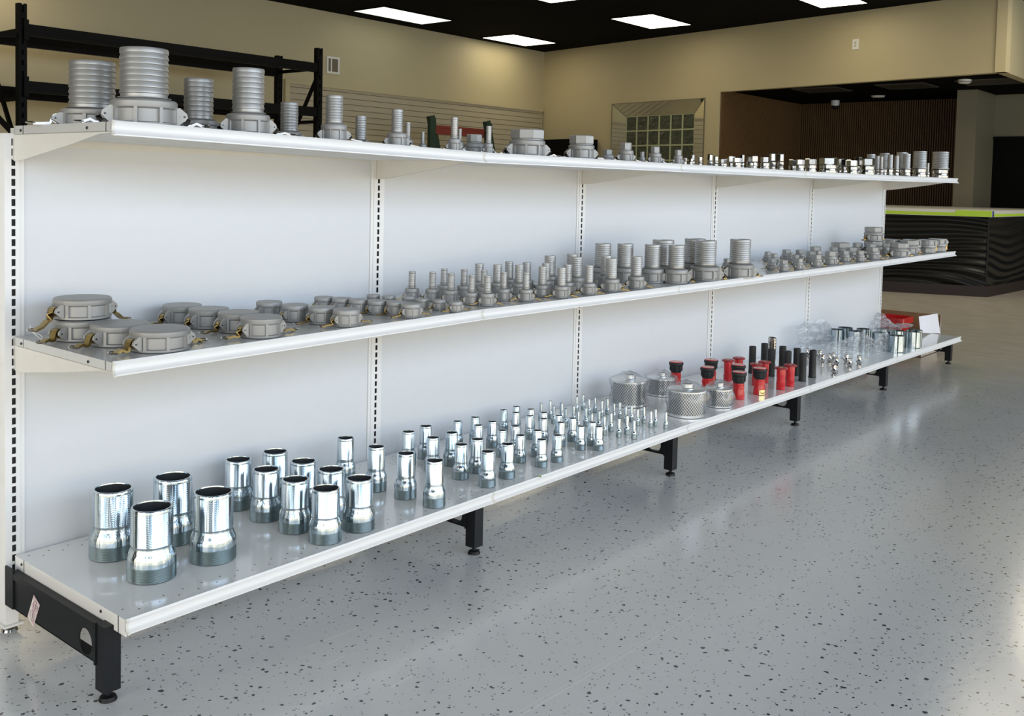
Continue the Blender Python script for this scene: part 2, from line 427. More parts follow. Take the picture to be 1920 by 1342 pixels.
slab('wall_window_room', (14.4, 5.05, 0), (14.5, 9.2, CZ), FELT)
# dark opening in the far wall, its shade drawn as a black sheet
dr = MB(); dr.box((15.37, -.6, 0), (15.405, 1.80, 2.03)); dr.box((15.35, 1.78, 0), (15.405, 1.86, 2.07)); dr.box((15.35, -.66, 2.03), (15.405, 1.86, 2.08))
struct(dr.build('door_1', RACKB))
# front wall with storefront panes (behind the camera)
fw_ = MB(); fw_.box((LEFT_X, WIN_Y, 0), (17, WIN_Y+.1, .14)); fw_.box((LEFT_X, WIN_Y, 3.05), (17, WIN_Y+.1, CZ))
fw_.box((LEFT_X, WIN_Y, .14), (PANES[0][0]-.5, WIN_Y+.1, 3.05)); fw_.box((PANES[-1][0]+.5, WIN_Y, .14), (17, WIN_Y+.1, 3.05))
struct(fw_.build('wall_front', TAN))
for i, (cx, wd) in enumerate(PANES):
    q = MB()
    q.box((cx+wd/2, WIN_Y, .14), (cx+wd/2+.22, WIN_Y+.12, 3.05)); q.box((cx-wd/2, WIN_Y, 1.27), (cx+wd/2, WIN_Y+.12, 1.31))
    struct(q.build('window_%d' % (i+2), BLACKM))

# slatwall on the back wall
q = MB(); z = 1.2
while z < 2.54: q.box((7.70, 9.02, z), (13.50, 9.048, z+.079)); z += .087
q.cur = 1; q.box((7.70, 9.040, 1.2), (13.50, 9.048, 2.545)); q.cur = 2
q.box((7.62, 9.0, 1.2), (7.70, 9.048, 2.544)); q.box((7.62, 9.0, 2.545), (13.50, 9.048, 2.60))
o = q.build('slatwall_panel', [SLATW, TRIMD, TAN]); tag(o, 'beige slatwall panelling with horizontal grooves on back wall', 'slatwall')

# wall vent, switch plate
v0 = empty('wall_vent', (8.40, 9.05, 2.86)); tag(v0, 'small white framed vent on the tan wall above the slatwall', 'vent')
q = MB()
for a, b in (((0,0),(.24,.03)), ((0,.22),(.24,.25)), ((0,.03),(.03,.22)), ((.21,.03),(.24,.22)), ((.075,.03),(.095,.22))):
    q.box((a[0]-.02, -.02, a[1]-.1), (b[0]-.02, 0, b[1]-.1))
q.build('vent_frame', CREAM, v0); q = MB(); q.box((.0, -.008, -.08), (.2, 0, .13)); q.build('vent_grille', plain('vent_dark', (.16,.13,.08), .6), v0)  # the grille is a plain dark panel
pl = empty('outlet_plate', onB((BP-Vector((12.448, 2.72))).length, 3.21)); tag(pl, 'small white blank outlet plate high on the tan wall above the opening', 'outlet plate')
pl.rotation_euler = (0, 0, math.atan2((BQ-BP).y, (BQ-BP).x))
q = MB(); q.box((-.045, -.012, -.07), (.045, .012, .07)); q.build('plate', CREAM, pl)
q = MB(); q.box((-.012, -.015, -.035), (.012, .015, -.008)); q.box((-.012, -.015, .008), (.012, .015, .035)); q.build('socket', plain('socket_grey', (.45,.42,.33), .5), pl)

# ------------------------------------------------------------------ ceiling lights
LIGHTS = [((8.55, 8.0), (9.95, 8.66), LAMPC, 'dim greenish ceiling light panel close to back wall, farthest left', 120, (.8,1,.85)),
          ((11.52, 8.1), (12.67, 8.80), LAMPW, 'bright ceiling light panel nearest the far corner of the room', 260, (1,.88,.65)),
          ((11.10, 5.16), (12.2, 5.88), LAMPW, 'bright warm ceiling light panel between corner and glass block window', 260, (1,.88,.65)),
          ((8.5, 5.16), (9.62, 5.84), LAMPW, 'ceiling light panel just cut by the top edge, centre', 260, (1,.88,.65)),
          ((10.75, 2.37), (11.9, 3.0), LAMPW, 'warm ceiling light panel cut by top edge, farthest right', 260, (1,.88,.65))]
for (a, b, mt, lb, pw, colr) in LIGHTS:
    cx, cy = (a[0]+b[0])/2, (a[1]+b[1])/2; hx, hy = (b[0]-a[0])/2, (b[1]-a[1])/2
    L = empty('ceiling_light', (cx, cy, CZ)); tag(L, lb, 'ceiling light', 'recessed ceiling light panels')
    q = MB()
    for s_ in ((-hx-.02, -hy-.02, hx+.02, -hy), (-hx-.02, hy, hx+.02, hy+.02), (-hx-.02, -hy, -hx, hy), (hx, -hy, hx+.02, hy)):
        q.box((s_[0], s_[1], -.012), (s_[2], s_[3], 0))
    q.build('light_frame', BLACKC, L)
    q = MB(); q.box((-hx, -hy, -.008), (hx, hy, 0)); q.build('diffuser', mt, L)
# alcove ceiling fittings
for x, y, lb in ((13.43, 3.6, 'dark square air panel in alcove ceiling, nearest the slatted side wall'), (13.45, 2.35, 'dark square air panel in middle of alcove ceiling'), (13.40, 1.25, 'dark square air panel in alcove ceiling behind the smoke detector')):
    v = empty('ceiling_vent', (x, y, 2.72)); tag(v, lb, 'vent', 'alcove ceiling panels')
    q = MB(); q.box((-.32, -.32, -.012), (.32, .32, 0)); q.build('vent_panel', plain('dark_panel', (.035, .032, .024), .5), v)
    q = MB()
    for k in range(4):
        a = [(-.34,-.34,.34,-.32),(-.34,.32,.34,.34),(-.34,-.32,-.32,.32),(.32,-.32,.34,.32)][k]; q.box((a[0], a[1], -.015), (a[2], a[3], 0))
    q.build('vent_frame', plain('dark_frame', (.06, .055, .045), .5), v)
sd = empty('smoke_detector', (13.03, 1.45, 2.72)); tag(sd, 'round white smoke detector on black alcove ceiling near the soffit corner', 'smoke detector')
q = MB(); q.lathe([(.001,-.055),(.05,-.055),(.075,-.045),(.08,-.035)], 24); q.build('cover', CREAM, sd, True)
q = MB(); q.lathe([(.07,-.038),(.07,-.025)], 24); q.build('sensor_slots', DARKIN, sd); q = MB(); q.lathe([(.085,-.028),(.085,0)], 24, cap0=True); q.build('mount_base', CREAM, sd, True)
q = MB(); q.lathe([(.001,-.03),(.09,-.025),(.11,0)], 28); o = q.build('ceiling_speaker', CREAM, None, True); o.location = (14.8, 3.25, 2.72)
tag(o, 'flat round white disc on alcove ceiling before the slat wall', 'ceiling disc')
sc = empty('security_camera', (15.3, 4.15, 2.72)); tag(sc, 'small white dome camera in the alcove corner at ceiling', 'security camera')
q = MB(); q.lathe([(.07,0),(.07,-.06),(.06,-.09)], 20); q.build('camera_housing', WHITE, sc, True)
q = MB(); q.lathe([(.055,-.088),(.05,-.12),(.03,-.14),(.001,-.15)], 20); q.build('camera_dome', BLACKM, sc, True)

# ------------------------------------------------------------------ reception counter
CT = empty('reception_counter', (11.24, .60, 0)); tag(CT, 'black wave-panelled reception counter with pale top edged in green tape', 'counter')
d1 = Vector((-.35, 1.06)).normalized(); d2 = Vector((1.41, -.08)).normalized()
WAVE = NT('black_wave_panel'); g = WAVE.geo(); P_ = WAVE.xyz(g)
mpn = WAVE.n('ShaderNodeMapping'); WAVE.l(g, mpn.inputs[0]); mpn.inputs['Scale'].default_value = (2.2, 2.2, 6)
wv = WAVE.n('ShaderNodeTexWave', wave_type='BANDS', bands_direction='Z'); wv.inputs['Scale'].default_value = .55; wv.inputs['Distortion'].default_value = 11
wv.inputs['Detail'].default_value = 0; wv.inputs['Detail Scale'].default_value = .6; WAVE.l(mpn.outputs[0], wv.inputs[0])
WAVE.set(Base_Color=(.004, .0048, .0052), Roughness=.36); WAVE.bump(wv.outputs['Fac'], .9, .04); WAVE.b.inputs['Specular IOR Level'].default_value = .35; WAVE = WAVE.m
def cpt(a, b, z): p_ = d1*a + d2*b; return (p_.x, p_.y, z)
def cbox(q, a0, a1, b0, b1, z0, z1):
    q.add([cpt(a0,b0,z0),cpt(a1,b0,z0),cpt(a1,b1,z0),cpt(a0,b1,z0),cpt(a0,b0,z1),cpt(a1,b0,z1),cpt(a1,b1,z1),cpt(a0,b1,z1)],
          [(0,3,2,1),(4,5,6,7),(0,1,5,4),(1,2,6,5),(2,3,7,6),(3,0,4,7)])
q = MB(); cbox(q, 0, 4.2, .01, 3.3, .12, .93); q.build('wave_panel', WAVE, CT)
q = MB(); cbox(q, -.012, 4.2, -.006, 3.3, 0, .125); q.build('plinth', plain('dark_brown_plinth', (.016, .007, .005), .6), CT)
TOPM = plain('pale_counter_top', (.62, .60, .52), .4)
q = MB(); cbox(q, -.03, 4.2, -.03, 3.3, .93, 1.005); q.build('countertop', TOPM, CT)
TAPE = plain('green_masking_tape', (.42, .62, .03), .6)
q = MB(); cbox(q, .0, 4.2, -.033, -.031, .935, .972); q.build('green_tape', TAPE, CT)
q = MB(); cbox(q, -.033, .35, -.034, -.032, .932, 1.0); q.build('green_tape', TAPE, CT)
q = MB(); cbox(q, -.034, -.031, .05, 3.3, .935, .965); q.build('green_tape', TAPE, CT)
q = MB(); cbox(q, -.036, -.031, -.01, .03, .93, 1.0); q.build('blue_tape', plain('blue_tape', (.03, .05, .22), .6), CT)
q = MB()
cbox(q, 1.195, 1.203, .006, .012, .13, .93); cbox(q, .002, .012, .004, .012, .13, .93); q.build('panel_seam', BLACKM, CT)

# black cabinet against the right wall
q = empty('black_cabinet', (13.12, 8.15, 0)); q.rotation_euler = (0, 0, radians(-9.8)); tag(q, 'plain black cabinet standing against the far wall left of glass block window', 'cabinet')
b_ = MB(); b_.box((-.2, -.55, 0), (.22, .55, 2.0)); b_.build('body', RACKB, q)
for s_ in (-1, 1):
    b_ = MB(); b_.box((-.215, min(0, s_*.54)+.005, .05), (-.2, max(0, s_*.54)-.005, 1.97)); dd = b_.build('door', RACKB, q)
    b_ = MB(); b_.box((-.235, s_*.04-.01, .9), (-.215, s_*.04+.01, 1.1)); b_.build('handle', BLACKM, dd)

# ------------------------------------------------------------------ black pallet rack
PR = empty('pallet_rack', (3.17, 7.2, 0)); tag(PR, 'tall black steel pallet rack frame with empty beams behind the shelving', 'pallet rack')
RL, RD, RH = 3.58, .80, 2.80
def rack_post(x, y, h, name='upright_post'):
    q = MB(); zz = 0
    q.box((x-.04, y-.035, 0), (x-.036, y+.035, h)); q.box((x+.036, y-.035, 0), (x+.04, y+.035, h))
    for sx in (-.036, .008): q.box((x+sx, y-.035, 0), (x+sx+.028, y-.032, h))
    z = .06
    while z < h-.06: q.box((x-.008, y-.035, z), (x+.008, y-.032, z+.055)); z += .10
    q.box((x-.06, y-.05, 0), (x+.06, y+.05, .008)); q.box((x-.036, y+.03, 0), (x-.012, y+.033, h)); q.box((x+.012, y+.03, 0), (x+.036, y+.033, h))
    q.build(name, RACKB, PR)
for x in (0, RL):
    rack_post(x, 0, RH); rack_post(x, RD, RH-.04)
    for z in (.2, 1.0, 1.9, 2.55): 
        q = MB(); q.box((x-.012, .03, z-.02), (x+.012, RD-.03, z+.02)); q.build('frame_brace', RACKB, PR)
    for za, zb_ in ((1.0, .25), (1.35, 2.42), ):
        q = MB(); q.sweep([(x, .04, za), (x, RD-.04, zb_)] if x == 0 else [(x, RD-.04, za), (x, .04, zb_)], [(-.015,-.02),(.015,-.02),(.015,.02),(-.015,.02)]); q.build('frame_brace', RACKB, PR)
for z in (2.52, 1.98, .9):
    for y in (-.02, RD):
        q = MB(); q.box((.03, y-.03, z-.02 if y < 0 else z-.03), (RL-.03, y+.02, z+.09)); q.box((.03, y-.035, z+.02), (RL-.03, y-.028, z+.085)); q.build('beam', RACKB, PR)
        for x in (.0, RL):
            q = MB(); q.box((x-.045 if x else x+.0, y-.045, z-.06), (x+.0 if x else x+.045, y+.0, z+.13)); q.build('beam_connector', RACKB, PR)
q = MB(); q.sweep([(RL-1.0, RD, 2.36), (RL, .0, 2.5)], [(-.015,-.02),(.015,-.02),(.015,.02),(-.015,.02)])
# left bay: short beams and brace running out of frame
for z in (2.50, 1.96):
    q = MB(); q.box((-2.6, RD-.04, z-.02), (-.04, RD+.01, z+.08)); q.build('beam', RACKB, PR)
q = MB(); q.sweep([(0, .0, 2.5), (-1.6, .6, 2.42)], [(-.02,-.02),(.02,-.02),(.02,.02),(-.02,.02)]); q.build('frame_brace', RACKB, PR)
q = MB(); q.sweep([(.02, -.02, 1.45), (-.55, .4, 2.25)], [(-.02,-.025),(.02,-.025),(.02,.025),(-.02,.025)]); q.build('frame_brace', RACKB, PR)

# green A-frame rack with red beam
GR = empty('green_frame_rack', (9.45, 7.8, 0)); tag(GR, 'dark green leaning steel uprights joined by a red beam before slatwall', 'rack')
for x in (0.0, 1.25):
    for dx, ty in ((-.10, 0), (.0, .1)):
        q = MB(); top_z = 2.13 if dx else 2.17
        b0, b1 = (-.13, 0) if dx else (.28, 0)
        q.sweep([(x+b0*1.6+.02, ty-.1, 0), (x+(dx if dx else -.03), ty, top_z)], [(-.06,-.03),(.06,-.03),(.06,.03),(-.06,.03)]); q.build('upright', GREENP, GR)
    q = MB(); q.box((x-.26, -.2, 0), (x+.5, -.12, .06)); q.build('foot', GREENP, GR)
for z in (1.98,):
    q = MB(); q.box((-.02, .02, z-.075), (1.22, .06, z+.055)); q.box((-.02, .01, z+.02), (1.22, .02, z+.05)); q.build('beam', REDP, GR)

# ------------------------------------------------------------------ gondola shelving
def rail_profile(h=.031):
    # (y forward, z) outline of the front fascia: lip bead, hollow face, bottom flange
    return [(.0, .0), (-.004, .002), (-.0065, -.003), (-.004, -.0065), (-.0022, -.010), (-.0022, -.018), (-.0055, -.0235), (-.011, -h+.003), (-.011, -h), (-.002, -h), (.0, -.02)]
def shelf(k, Z, D, lvl, label, deckmat):
    x0, x1 = XS[k], XS[k+1]; z0, z1 = Z[k], Z[k+1]; L = x1-x0
    tilt = math.atan2(z1-z0, L)
    R0 = empty('base_shelf' if lvl == 'b' else 'shelf', (x0, 0, z0)); R0.rotation_euler = (0, -tilt, 0)
    tag(R0, label, 'shelf', {'b': 'bottom shelves of the white gondola', 'm': 'middle shelves of the white gondola', 't': 'top shelves of the white gondola'}[lvl])
    g_ = .0015; t_ = .026 if lvl == 'b' else .022
    q = MB()
    q.box((g_, -D+.012, -.002), (L-g_, -.004, 0))                      # sheet
    q.box((g_, -D+.012, -t_), (L-g_, -D+.016, -.002)); q.box((g_, -.008, -t_), (L-g_, -.004, -.002))
    for xx in (g_, L-g_-.002): q.box((xx, -D+.012, -t_-(.012 if lvl == 'b' else 0)), (xx+.002, -.004, -.002))
    q.build('deck', deckmat, R0)
    if lvl != 'b':
        for yc in (-.10, -.24, -.37):
            q = MB(); q.add([(.08, yc-.055, -t_), (L-.08, yc-.055, -t_), (L-.06, yc+.055, -t_), (.06, yc+.055, -t_), (.085, yc-.04, -t_-.006), (L-.085, yc-.04, -t_-.006), (L-.085, yc+.04, -t_-.006), (.085, yc+.04, -t_-.006)],
                            [(4,7,6,5),(0,1,5,4),(1,2,6,5),(2,3,7,6),(3,0,4,7),(0,3,2,1)]); q.build('stiffener', CREAM, R0)
        q = MB(); q.box((g_, -D+.02, -t_), (L-g_, -.01, -t_+.002)); q.build('underside', CREAM, R0)
        for xx in (.003, L-.005):
            q = MB(); pr = [(-.002, -.002), (-.002, -.088), (-.05, -.085), (-D*.55, -.052), (-D*.86, -.026), (-D+.02, -.024), (-D+.014, -.002)]
            q.prism(pr, lambda p_, t2: (t2, p_[0], p_[1]), xx, xx+.002)
            q.box((xx, .0, -.085), (xx+.002, .02, -.005)); q.build('bracket', CREAM, R0)
    else:
        pass
    q = MB(); pr = rail_profile(.031)
    q.prism(pr, lambda p_, t2: (t2, -D+.012+p_[0], p_[1]+.001), .004, L-.006)
    q.build('price_rail', WHITE, R0, True, 50)
    for xx in (0.0005, L-.0065):                                          # end caps where rails meet
        q = MB(); q.prism([(y*1.06-.0008, z_*1.05+.0006) for y, z_ in pr], lambda p_, t2: (t2, -D+.0125+p_[0], p_[1]+.001), xx, xx+.006)
        q.build('rail_end', CREAM, R0)
    for yy in (-.045, -D+.12):
        q = MB(); q.lathe([(.0035, 0), (.0035, .0012)], 10, (0, 0, 0), cap1=True, M=Matrix.Translation((.0, yy, -.012)) @ Matrix.Rotation(radians(-90), 4, 'Y'))
        q.build('rivet_hole', DARKIN, R0)
    return R0
ORD = ['first', 'second', 'third', 'fourth', 'fifth', 'sixth', 'seventh', 'eighth', 'ninth', 'tenth', 'eleventh', 'twelfth', 'thirteenth', 'fourteenth', 'fifteenth', 'sixteenth']
bayn = ['nearest', 'second', 'third', 'fourth', 'farthest']
held = {'t': ['under the tall ribbed couplers', 'under the two biggest hexagon couplers', 'under the first small polished couplings', 'under the row of polished hex couplings', 'ending in front of the slatted wall'],
        'm': ['carrying round dust caps', 'carrying the slim ribbed couplers', 'carrying wide ribbed couplers', 'carrying small hexagon couplers', 'carrying big hexagon couplers'],
        'b': ['carrying the widest zinc nipples', 'carrying small zinc nipples', 'carrying strainers and red nozzles', 'carrying black grips and small valves', 'carrying zinc sleeves and a white card']}
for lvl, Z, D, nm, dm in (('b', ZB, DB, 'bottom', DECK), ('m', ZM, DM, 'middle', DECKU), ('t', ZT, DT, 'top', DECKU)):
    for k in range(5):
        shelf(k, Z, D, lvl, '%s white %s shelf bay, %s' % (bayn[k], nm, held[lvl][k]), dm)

UH = 1.282
UX = [0.0, 1.238, 2.438, 3.64, 4.885, 6.16]
post_lab = ['leftmost slotted white upright at the near end of shelving', 'slotted white upright, second from the near end', 'slotted white upright, third from the near end', 'slotted white upright behind the red nozzles', 'slotted white upright behind the clear crumpled bag', 'slotted white upright at the far end of shelving']
def upright():
    U = empty('gondola_upright'); q = MB(); zt = 1.30
    hw = .019
    # hollow box section; front face around the slots
    q.box((-hw, .0, .075), (-.005+.003, .0015, UH)); q.box((.008, 0, .075), (hw, .0015, UH))
    z = .11; zp = .075
    while z+.02 < UH-.004:
        q.box((-.002, 0, zp), (.008, .0015, z)); zp = z+.0175; z += .0254
    q.box((-.002, 0, zp), (.008, .0015, UH))
    q.box((-hw, .0015, .075), (-hw+.0015, .06, UH)); q.box((hw-.0015, .0015, .075), (hw, .06, UH)); q.box((-hw, .06, .075), (hw, .0615, UH)); q.box((-hw, .0, UH), (hw, .0615, UH+.0015))
    q.build('post', WHITE, U)
    q = MB(); q.box((-hw+.002, .006, .08), (hw-.002, .05, UH-.002)); q.build('slot_shade', DARKIN, U)  # dark block added behind the slots for the shade inside
    q = MB(); q.box((-.016, .005, .022), (.016, .05, .075)); q.box((-.024, -.005, .016), (.024, .055, .022)); q.build('lower_post', WHITE, U)
    q = MB(); q.lathe([(.005, .016), (.005, .008), (.017, .006), (.02, 0)], 20, (0, .02, 0), cap1=True); q.build('levelling_foot', STEEL, U, True)
    return U
for k, x in enumerate(UX):
    U = upright() if k == 0 else copy_tree(U)
    U.location = (x, .004, 0); tag(U, post_lab[k], 'upright', 'slotted uprights of the gondola')
pan_lab = ['plain white back panel of the nearest shelving bay', 'plain white back panel of the second bay', 'plain white back panel of the middle bay', 'plain white back panel behind red nozzles and black grips', 'plain white back panel of the farthest bay']
for k in range(5):
    a, b = UX[k]+.0195, UX[k+1]-.0195
    Pn = empty('back_panel', (a, .004, .16)); tag(Pn, pan_lab[k], 'back panel', 'white back panels of the gondola')
    q = MB(); q.box((.012, .006, 0), (b-a-.012, .012, UH-.165)); q.build('panel_sheet', PANEL, Pn)
    for xx in (0, b-a-.011):
        q = MB(); q.box((xx, .002, 0), (xx+.011, .014, UH-.165)); q.build('edge_trim', WHITE, Pn)
    q = MB(); q.box((.012, .001, UH-.19), (b-a-.012, .012, UH-.165)); q.build('top_rail', CREAM, Pn)
# perforated end panel of the back-to-back side, left of the first upright
EP = empty('perforated_panel', (-.36, .075, 0)); tag(EP, 'cream perforated metal panel edge left of the first upright', 'panel')
q = MB(); zz = .09
while zz < 1.26: q.box((0, 0, zz), (.335, .012, zz+.1455)); zz += .1495
q.build('panel_sheet', CREAM, EP); q = MB(); q.box((0, .003, .09), (.335, .011, 1.27)); q.build('seam_backing', DARKIN, EP)
q = MB(); zz = .12
while zz < 1.26:
    hx = hit(6, 700, 1, .074).x+.36; q.box((hx, -.0006, zz), (hx+.006, 0, zz+.009)); zz += .0747
q.build('punched_holes', DARKIN, EP)['kind'] = 'stuff'
q = MB(); q.box((.30, .0, .0), (.335, .06, .09)); q.build('kick_foot', WHITE, EP)

# black base brackets
foot_lab = ['black base bracket with pink sticker at the near end', 'black base bracket and leg, second from the near end', 'black base bracket and leg, third from the near end', 'black base bracket under the red nozzles', 'black base bracket under the clear crumpled bags', 'black base bracket at the far end by the cardboard box']
def base_bracket():
    F = empty('base_bracket'); q = MB()
    za, zb = .083, .172
    X0, X1 = -.020, -.0175
    def plate(y0, y1): q.box((X0, y0, za), (X1, y1, zb))
    hc, hr, hz = -.418, .03, .118
    plate(-.385, -.02); plate(-.465, -.452)
    n = 16; ring = [(hc+hr*cos(2*pi*i/n+pi/4), hz+hr*1.02*sin(2*pi*i/n+pi/4)) for i in range(n)]
    cell = []
    for (yy, zz) in ring:
        dy, dz = yy-hc, zz-hz; s_ = min(.034/max(abs(dy), 1e-6), ((zb-hz) if dz > 0 else (hz-za))/max(abs(dz), 1e-6)); cell.append((hc+dy*s_, hz+dz*s_))
    # square the corners
    co4 = [(-.385, zb), (-.452, zb), (-.452, za), (-.385, za)]
    for i in range(4): cell[(i*4) % n] = co4[i]
    for i in range(n):
        j = (i+1) % n
        q.add([(X0, *ring[i]), (X0, *ring[j]), (X0, *cell[j]), (X0, *cell[i]), (X1, *ring[i]), (X1, *ring[j]), (X1, *cell[j]), (X1, *cell[i])],
              [(0,1,2,3), (7,6,5,4), (0,4,5,1)])
    q.box((X0, -.465, zb-.002), (.018, -.02, zb)); q.box((X0, -.465, za), (.012, -.02, za+.0025))
    q.box((-.024, -.05, za), (-.019, -.005, zb+.012)); q.box((-.0235, -.46, zb-.012), (-.0195, -.05, zb+.004))
    q.build('arm', BLACKM, F)
    q = MB(); q.box((-.021, -.505, .024), (.019, -.466, .176)); q.box((-.024, -.47, .08), (-.018, -.463, .178)); q.build('post', BLACKM, F)
    q = MB(); q.lathe([(.006, .026), (.006, .011), (.017, .009), (.02, .003), (.02, 0)], 20, (-.002, -.487, 0), cap1=True); q.build('levelling_foot', BLACKM, F, True)
    return F
for k in range(6):
    if k == 0: F0 = base_bracket(); F = F0
    else: F = copy_tree(F0)
    F.location = (XS[k] + (.0 if k < 5 else -.005), 0, 0); tag(F, foot_lab[k], 'base bracket', 'black base brackets under the gondola')
    if k == 0: first = F
X_ = -.0206
cor = [(-.160, .152), (-.192, .136), (-.157, .071), (-.125, .086)]
STK = NT('sticker_paper'); cc = STK.coord(); STK.set(Base_Color=STK.mix(STK.ramp(STK.noise(70, 3, cc), [(.45, (0,0,0)), (.55, (1,1,1))]), (.80, .76, .74), (.66, .48, .52)), Roughness=.5)
q = MB(); q.add([(X_, *p_) for p_ in cor] + [(X_-.0004, *p_) for p_ in cor], [(0,1,2,3), (4,5,6,7), (0,1,5,4), (1,2,6,5), (2,3,7,6), (3,0,4,7)])
st_ = q.build('sticker', STK.m)
q = MB()
for c_ in ((-.170, .126), (-.152, .098)):
    q.tube([(X_-.0008, c_[0]+.0105*cos(a*pi/10), c_[1]+.0135*sin(a*pi/10)) for a in range(20)], .0007, 5, True)
    q.box((X_-.001, c_[0]-.003, c_[1]-.007), (X_-.0004, c_[0]+.001, c_[1]+.006))
o = q.build('printed_rings', plain('print_ink', (.28, .24, .22), .5), st_)
F0c = [o_ for o_ in bpy.data.objects if o_.name == 'base_bracket'][0]; st_.parent = F0c

# ------------------------------------------------------------------ fittings
N = 36
def nipple(R, H, rs=.87):
    """pipe nipple: threaded end down, serrated hose end up"""
    r1 = R*rs; th = H*.205; q = MB(); k = 13; p_ = []
    for i in range(k):
        za = th*i/k; p_ += [(R*.975, za), (R*1.0, za+th*.5/k), (R*.975, za+th*.98/k)]
    q.lathe(p_, N, cap0=False); thr = q
    q = MB(); p_ = [(R*.975, th), (R*1.005, th+.001), (R*1.005, H*.27)]
    for i in range(7):
        s_ = i/6; e_ = s_*s_*(3-2*s_); p_.append((R*1.0+(r1*.97-R)*e_, H*(.29+.18*s_)))
    k = 14; z0, z1 = H*.49, H*.945
    for i in range(k):
        za = z0+(z1-z0)*i/k; d_ = (z1-z0)/k; p_ += [(r1*1.0, za), (r1*.955, za+d_*.96)]
    p_ += [(r1*.985, z1), (r1*.985, H*.985), (r1*.95, H), (r1*.87, H), (r1*.86, H*.985)]
    q.lathe(p_, N); inn = MB(); inn.lathe([(r1*.86, H*.985), (r1*.85, H*.5), (R*.84, .002)], N)
    b = MB()
    return thr, q, inn
NSIZES = {'A': (.0580, .1745), 'B': (.0443, .1435), 'C': (.0342, .1375), 'D': (.0276, .1122), 'E': (.0214, .0935), 'F': (.0190, .0858), 'S': (.0107, .0715), 'T': (.0092, .065)}
PROTO = {}
def first_or_copy(key, make):
    if key not in PROTO: PROTO[key] = make(); return PROTO[key]
    return copy_tree(PROTO[key])
def make_nipple(key):
    R, H = NSIZES[key]; rs = .87 if key in 'AB' else (.80 if key in 'CDEF' else .62)
    thr, body, inn = nipple(R, H, rs)
    o = empty('pipe_nipple'); body.build('serrated_body', ZINC, o, True, 40); thr.build('threaded_end', ZINCT, o, True, 60); inn.build('bore', DARKBORE, o, True)
    return o
def from_top(u, vt, Z, H):
    x = 1.
    for _ in range(15): P = hit(u, vt, 2, zs(Z, x)+H); x = P.x
    return P.x, P.y
NIP = {
 'A': [(212,915), (285,949), (324.5,893), (400,921)],
 'B': [(447,861), (499,879), (516,846), (554,898), (569,864), (611,915), (621,879), (674,896)],
 'C': [(648,820.6), (705.6,837), (761.5,849.5), (815.5,863)],
 'D': [(766,809), (798.5,798.6), (812,820), (847,810.6), (865,833), (895,823), (914.7,846), (951.7,832)],
 'E': [(858,789.5), (891,782), (897,797), (923,790), (942.5,806.5), (967,798.6), (976,816), (1007.6,806.7), (1016,824), (1045,815.6)],
 'F': [(944.5,768.4), (968.3,762), (967.5,773.5), (995,767), (994,779.7), (1019.7,773.5), (1019.7,785), (1048,779), (1052,791.7), (1074,784), (1089.5,799), (1111,791.7), (1123,799.7)],
 'S': [(1014.7,756), (1032,752), (1038.4,760.7), (1053,756), (1061,766), (1076,761), (1084.5,771), (1099,765), (1109.5,775), (1123,770.5), (1133.6,780.6), (1146,774.7), (1161,784.8), (1176,780), (1189.4,788)],
 'T': [(1082,743.7), (1093.7,739.7), (1105,748), (1116,744.7), (1128.7,752), (1139,748), (1151.5,756.5), (1162.7,754.7), (1173.7,762), (1185,760.5), (1196.5,767.4), (1207.6,763), (1220.7,771), (1229.5,767.8), (1249,773)]}
NDESC = {'A': 'very wide zinc pipe nipple', 'B': 'wide zinc pipe nipple', 'C': 'tall medium zinc pipe nipple', 'D': 'medium zinc pipe nipple', 'E': 'small zinc pipe nipple',
         'F': 'smaller zinc pipe nipple', 'S': 'slim zinc pipe nipple', 'T': 'tiny pencil-thin zinc pipe nipple'}
NPL = {'A': 'at the near end of bottom shelf', 'B': 'just past the very wide ones', 'C': 'in the single line across the bottom shelf', 'D': 'past the line of tall ones', 'E': 'in the second bay',
       'F': 'in the second bay', 'S': 'before the tiny ones', 'T': 'beside the bagged strainers'}
def row_labels(items, desc, place):
    """items: (u, vt, x, y) -> split in front-to-back columns; each label names column from the left and place from the back panel"""
    cols = []
    for it in sorted(items, key=lambda i_: i_[2]):
        if cols and it[2]-cols[-1][-1][2] < .055 and it[2]-cols[-1][0][2] < .12: cols[-1].append(it)
        else: cols.append([it])
    lab = {}
    for ci, c_ in enumerate(cols):
        c_.sort(key=lambda i_: -i_[3])
        for ri, it in enumerate(c_):
            l_ = desc
            if len(cols) > 1: l_ += ', ' + ('left column' if ci == 0 else 'right column' if ci == len(cols)-1 else ('middle column' if len(cols) == 3 else ORD[ci]+' column'))
            l_ += ', ' + ('nearest the back panel' if ri == 0 and len(c_) > 1 else 'nearest the shelf front' if ri == len(c_)-1 and len(c_) > 1 else (ORD[ri]+' from back panel' if len(c_) > 1 else place))
            lab[(it[0], it[1])] = l_
    return lab
for key, L in NIP.items():
    R, H = NSIZES[key]
    items = [(u, v, *from_top(u, v, ZB, H)) for u, v in L]
    lab = row_labels(items, NDESC[key], NPL[key])
    for u, v, x, y in items:
        o = first_or_copy('nip'+key, lambda: make_nipple(key)); y = min(y, -R-.012)
        o.location = (x, y, zs(ZB, x)+.001); o.rotation_euler = (0, 0, random.uniform(0, 6.28))
        tag(o, lab[(u, v)], 'pipe nipple', '%ss' % NDESC[key]); reg('b', o, R)

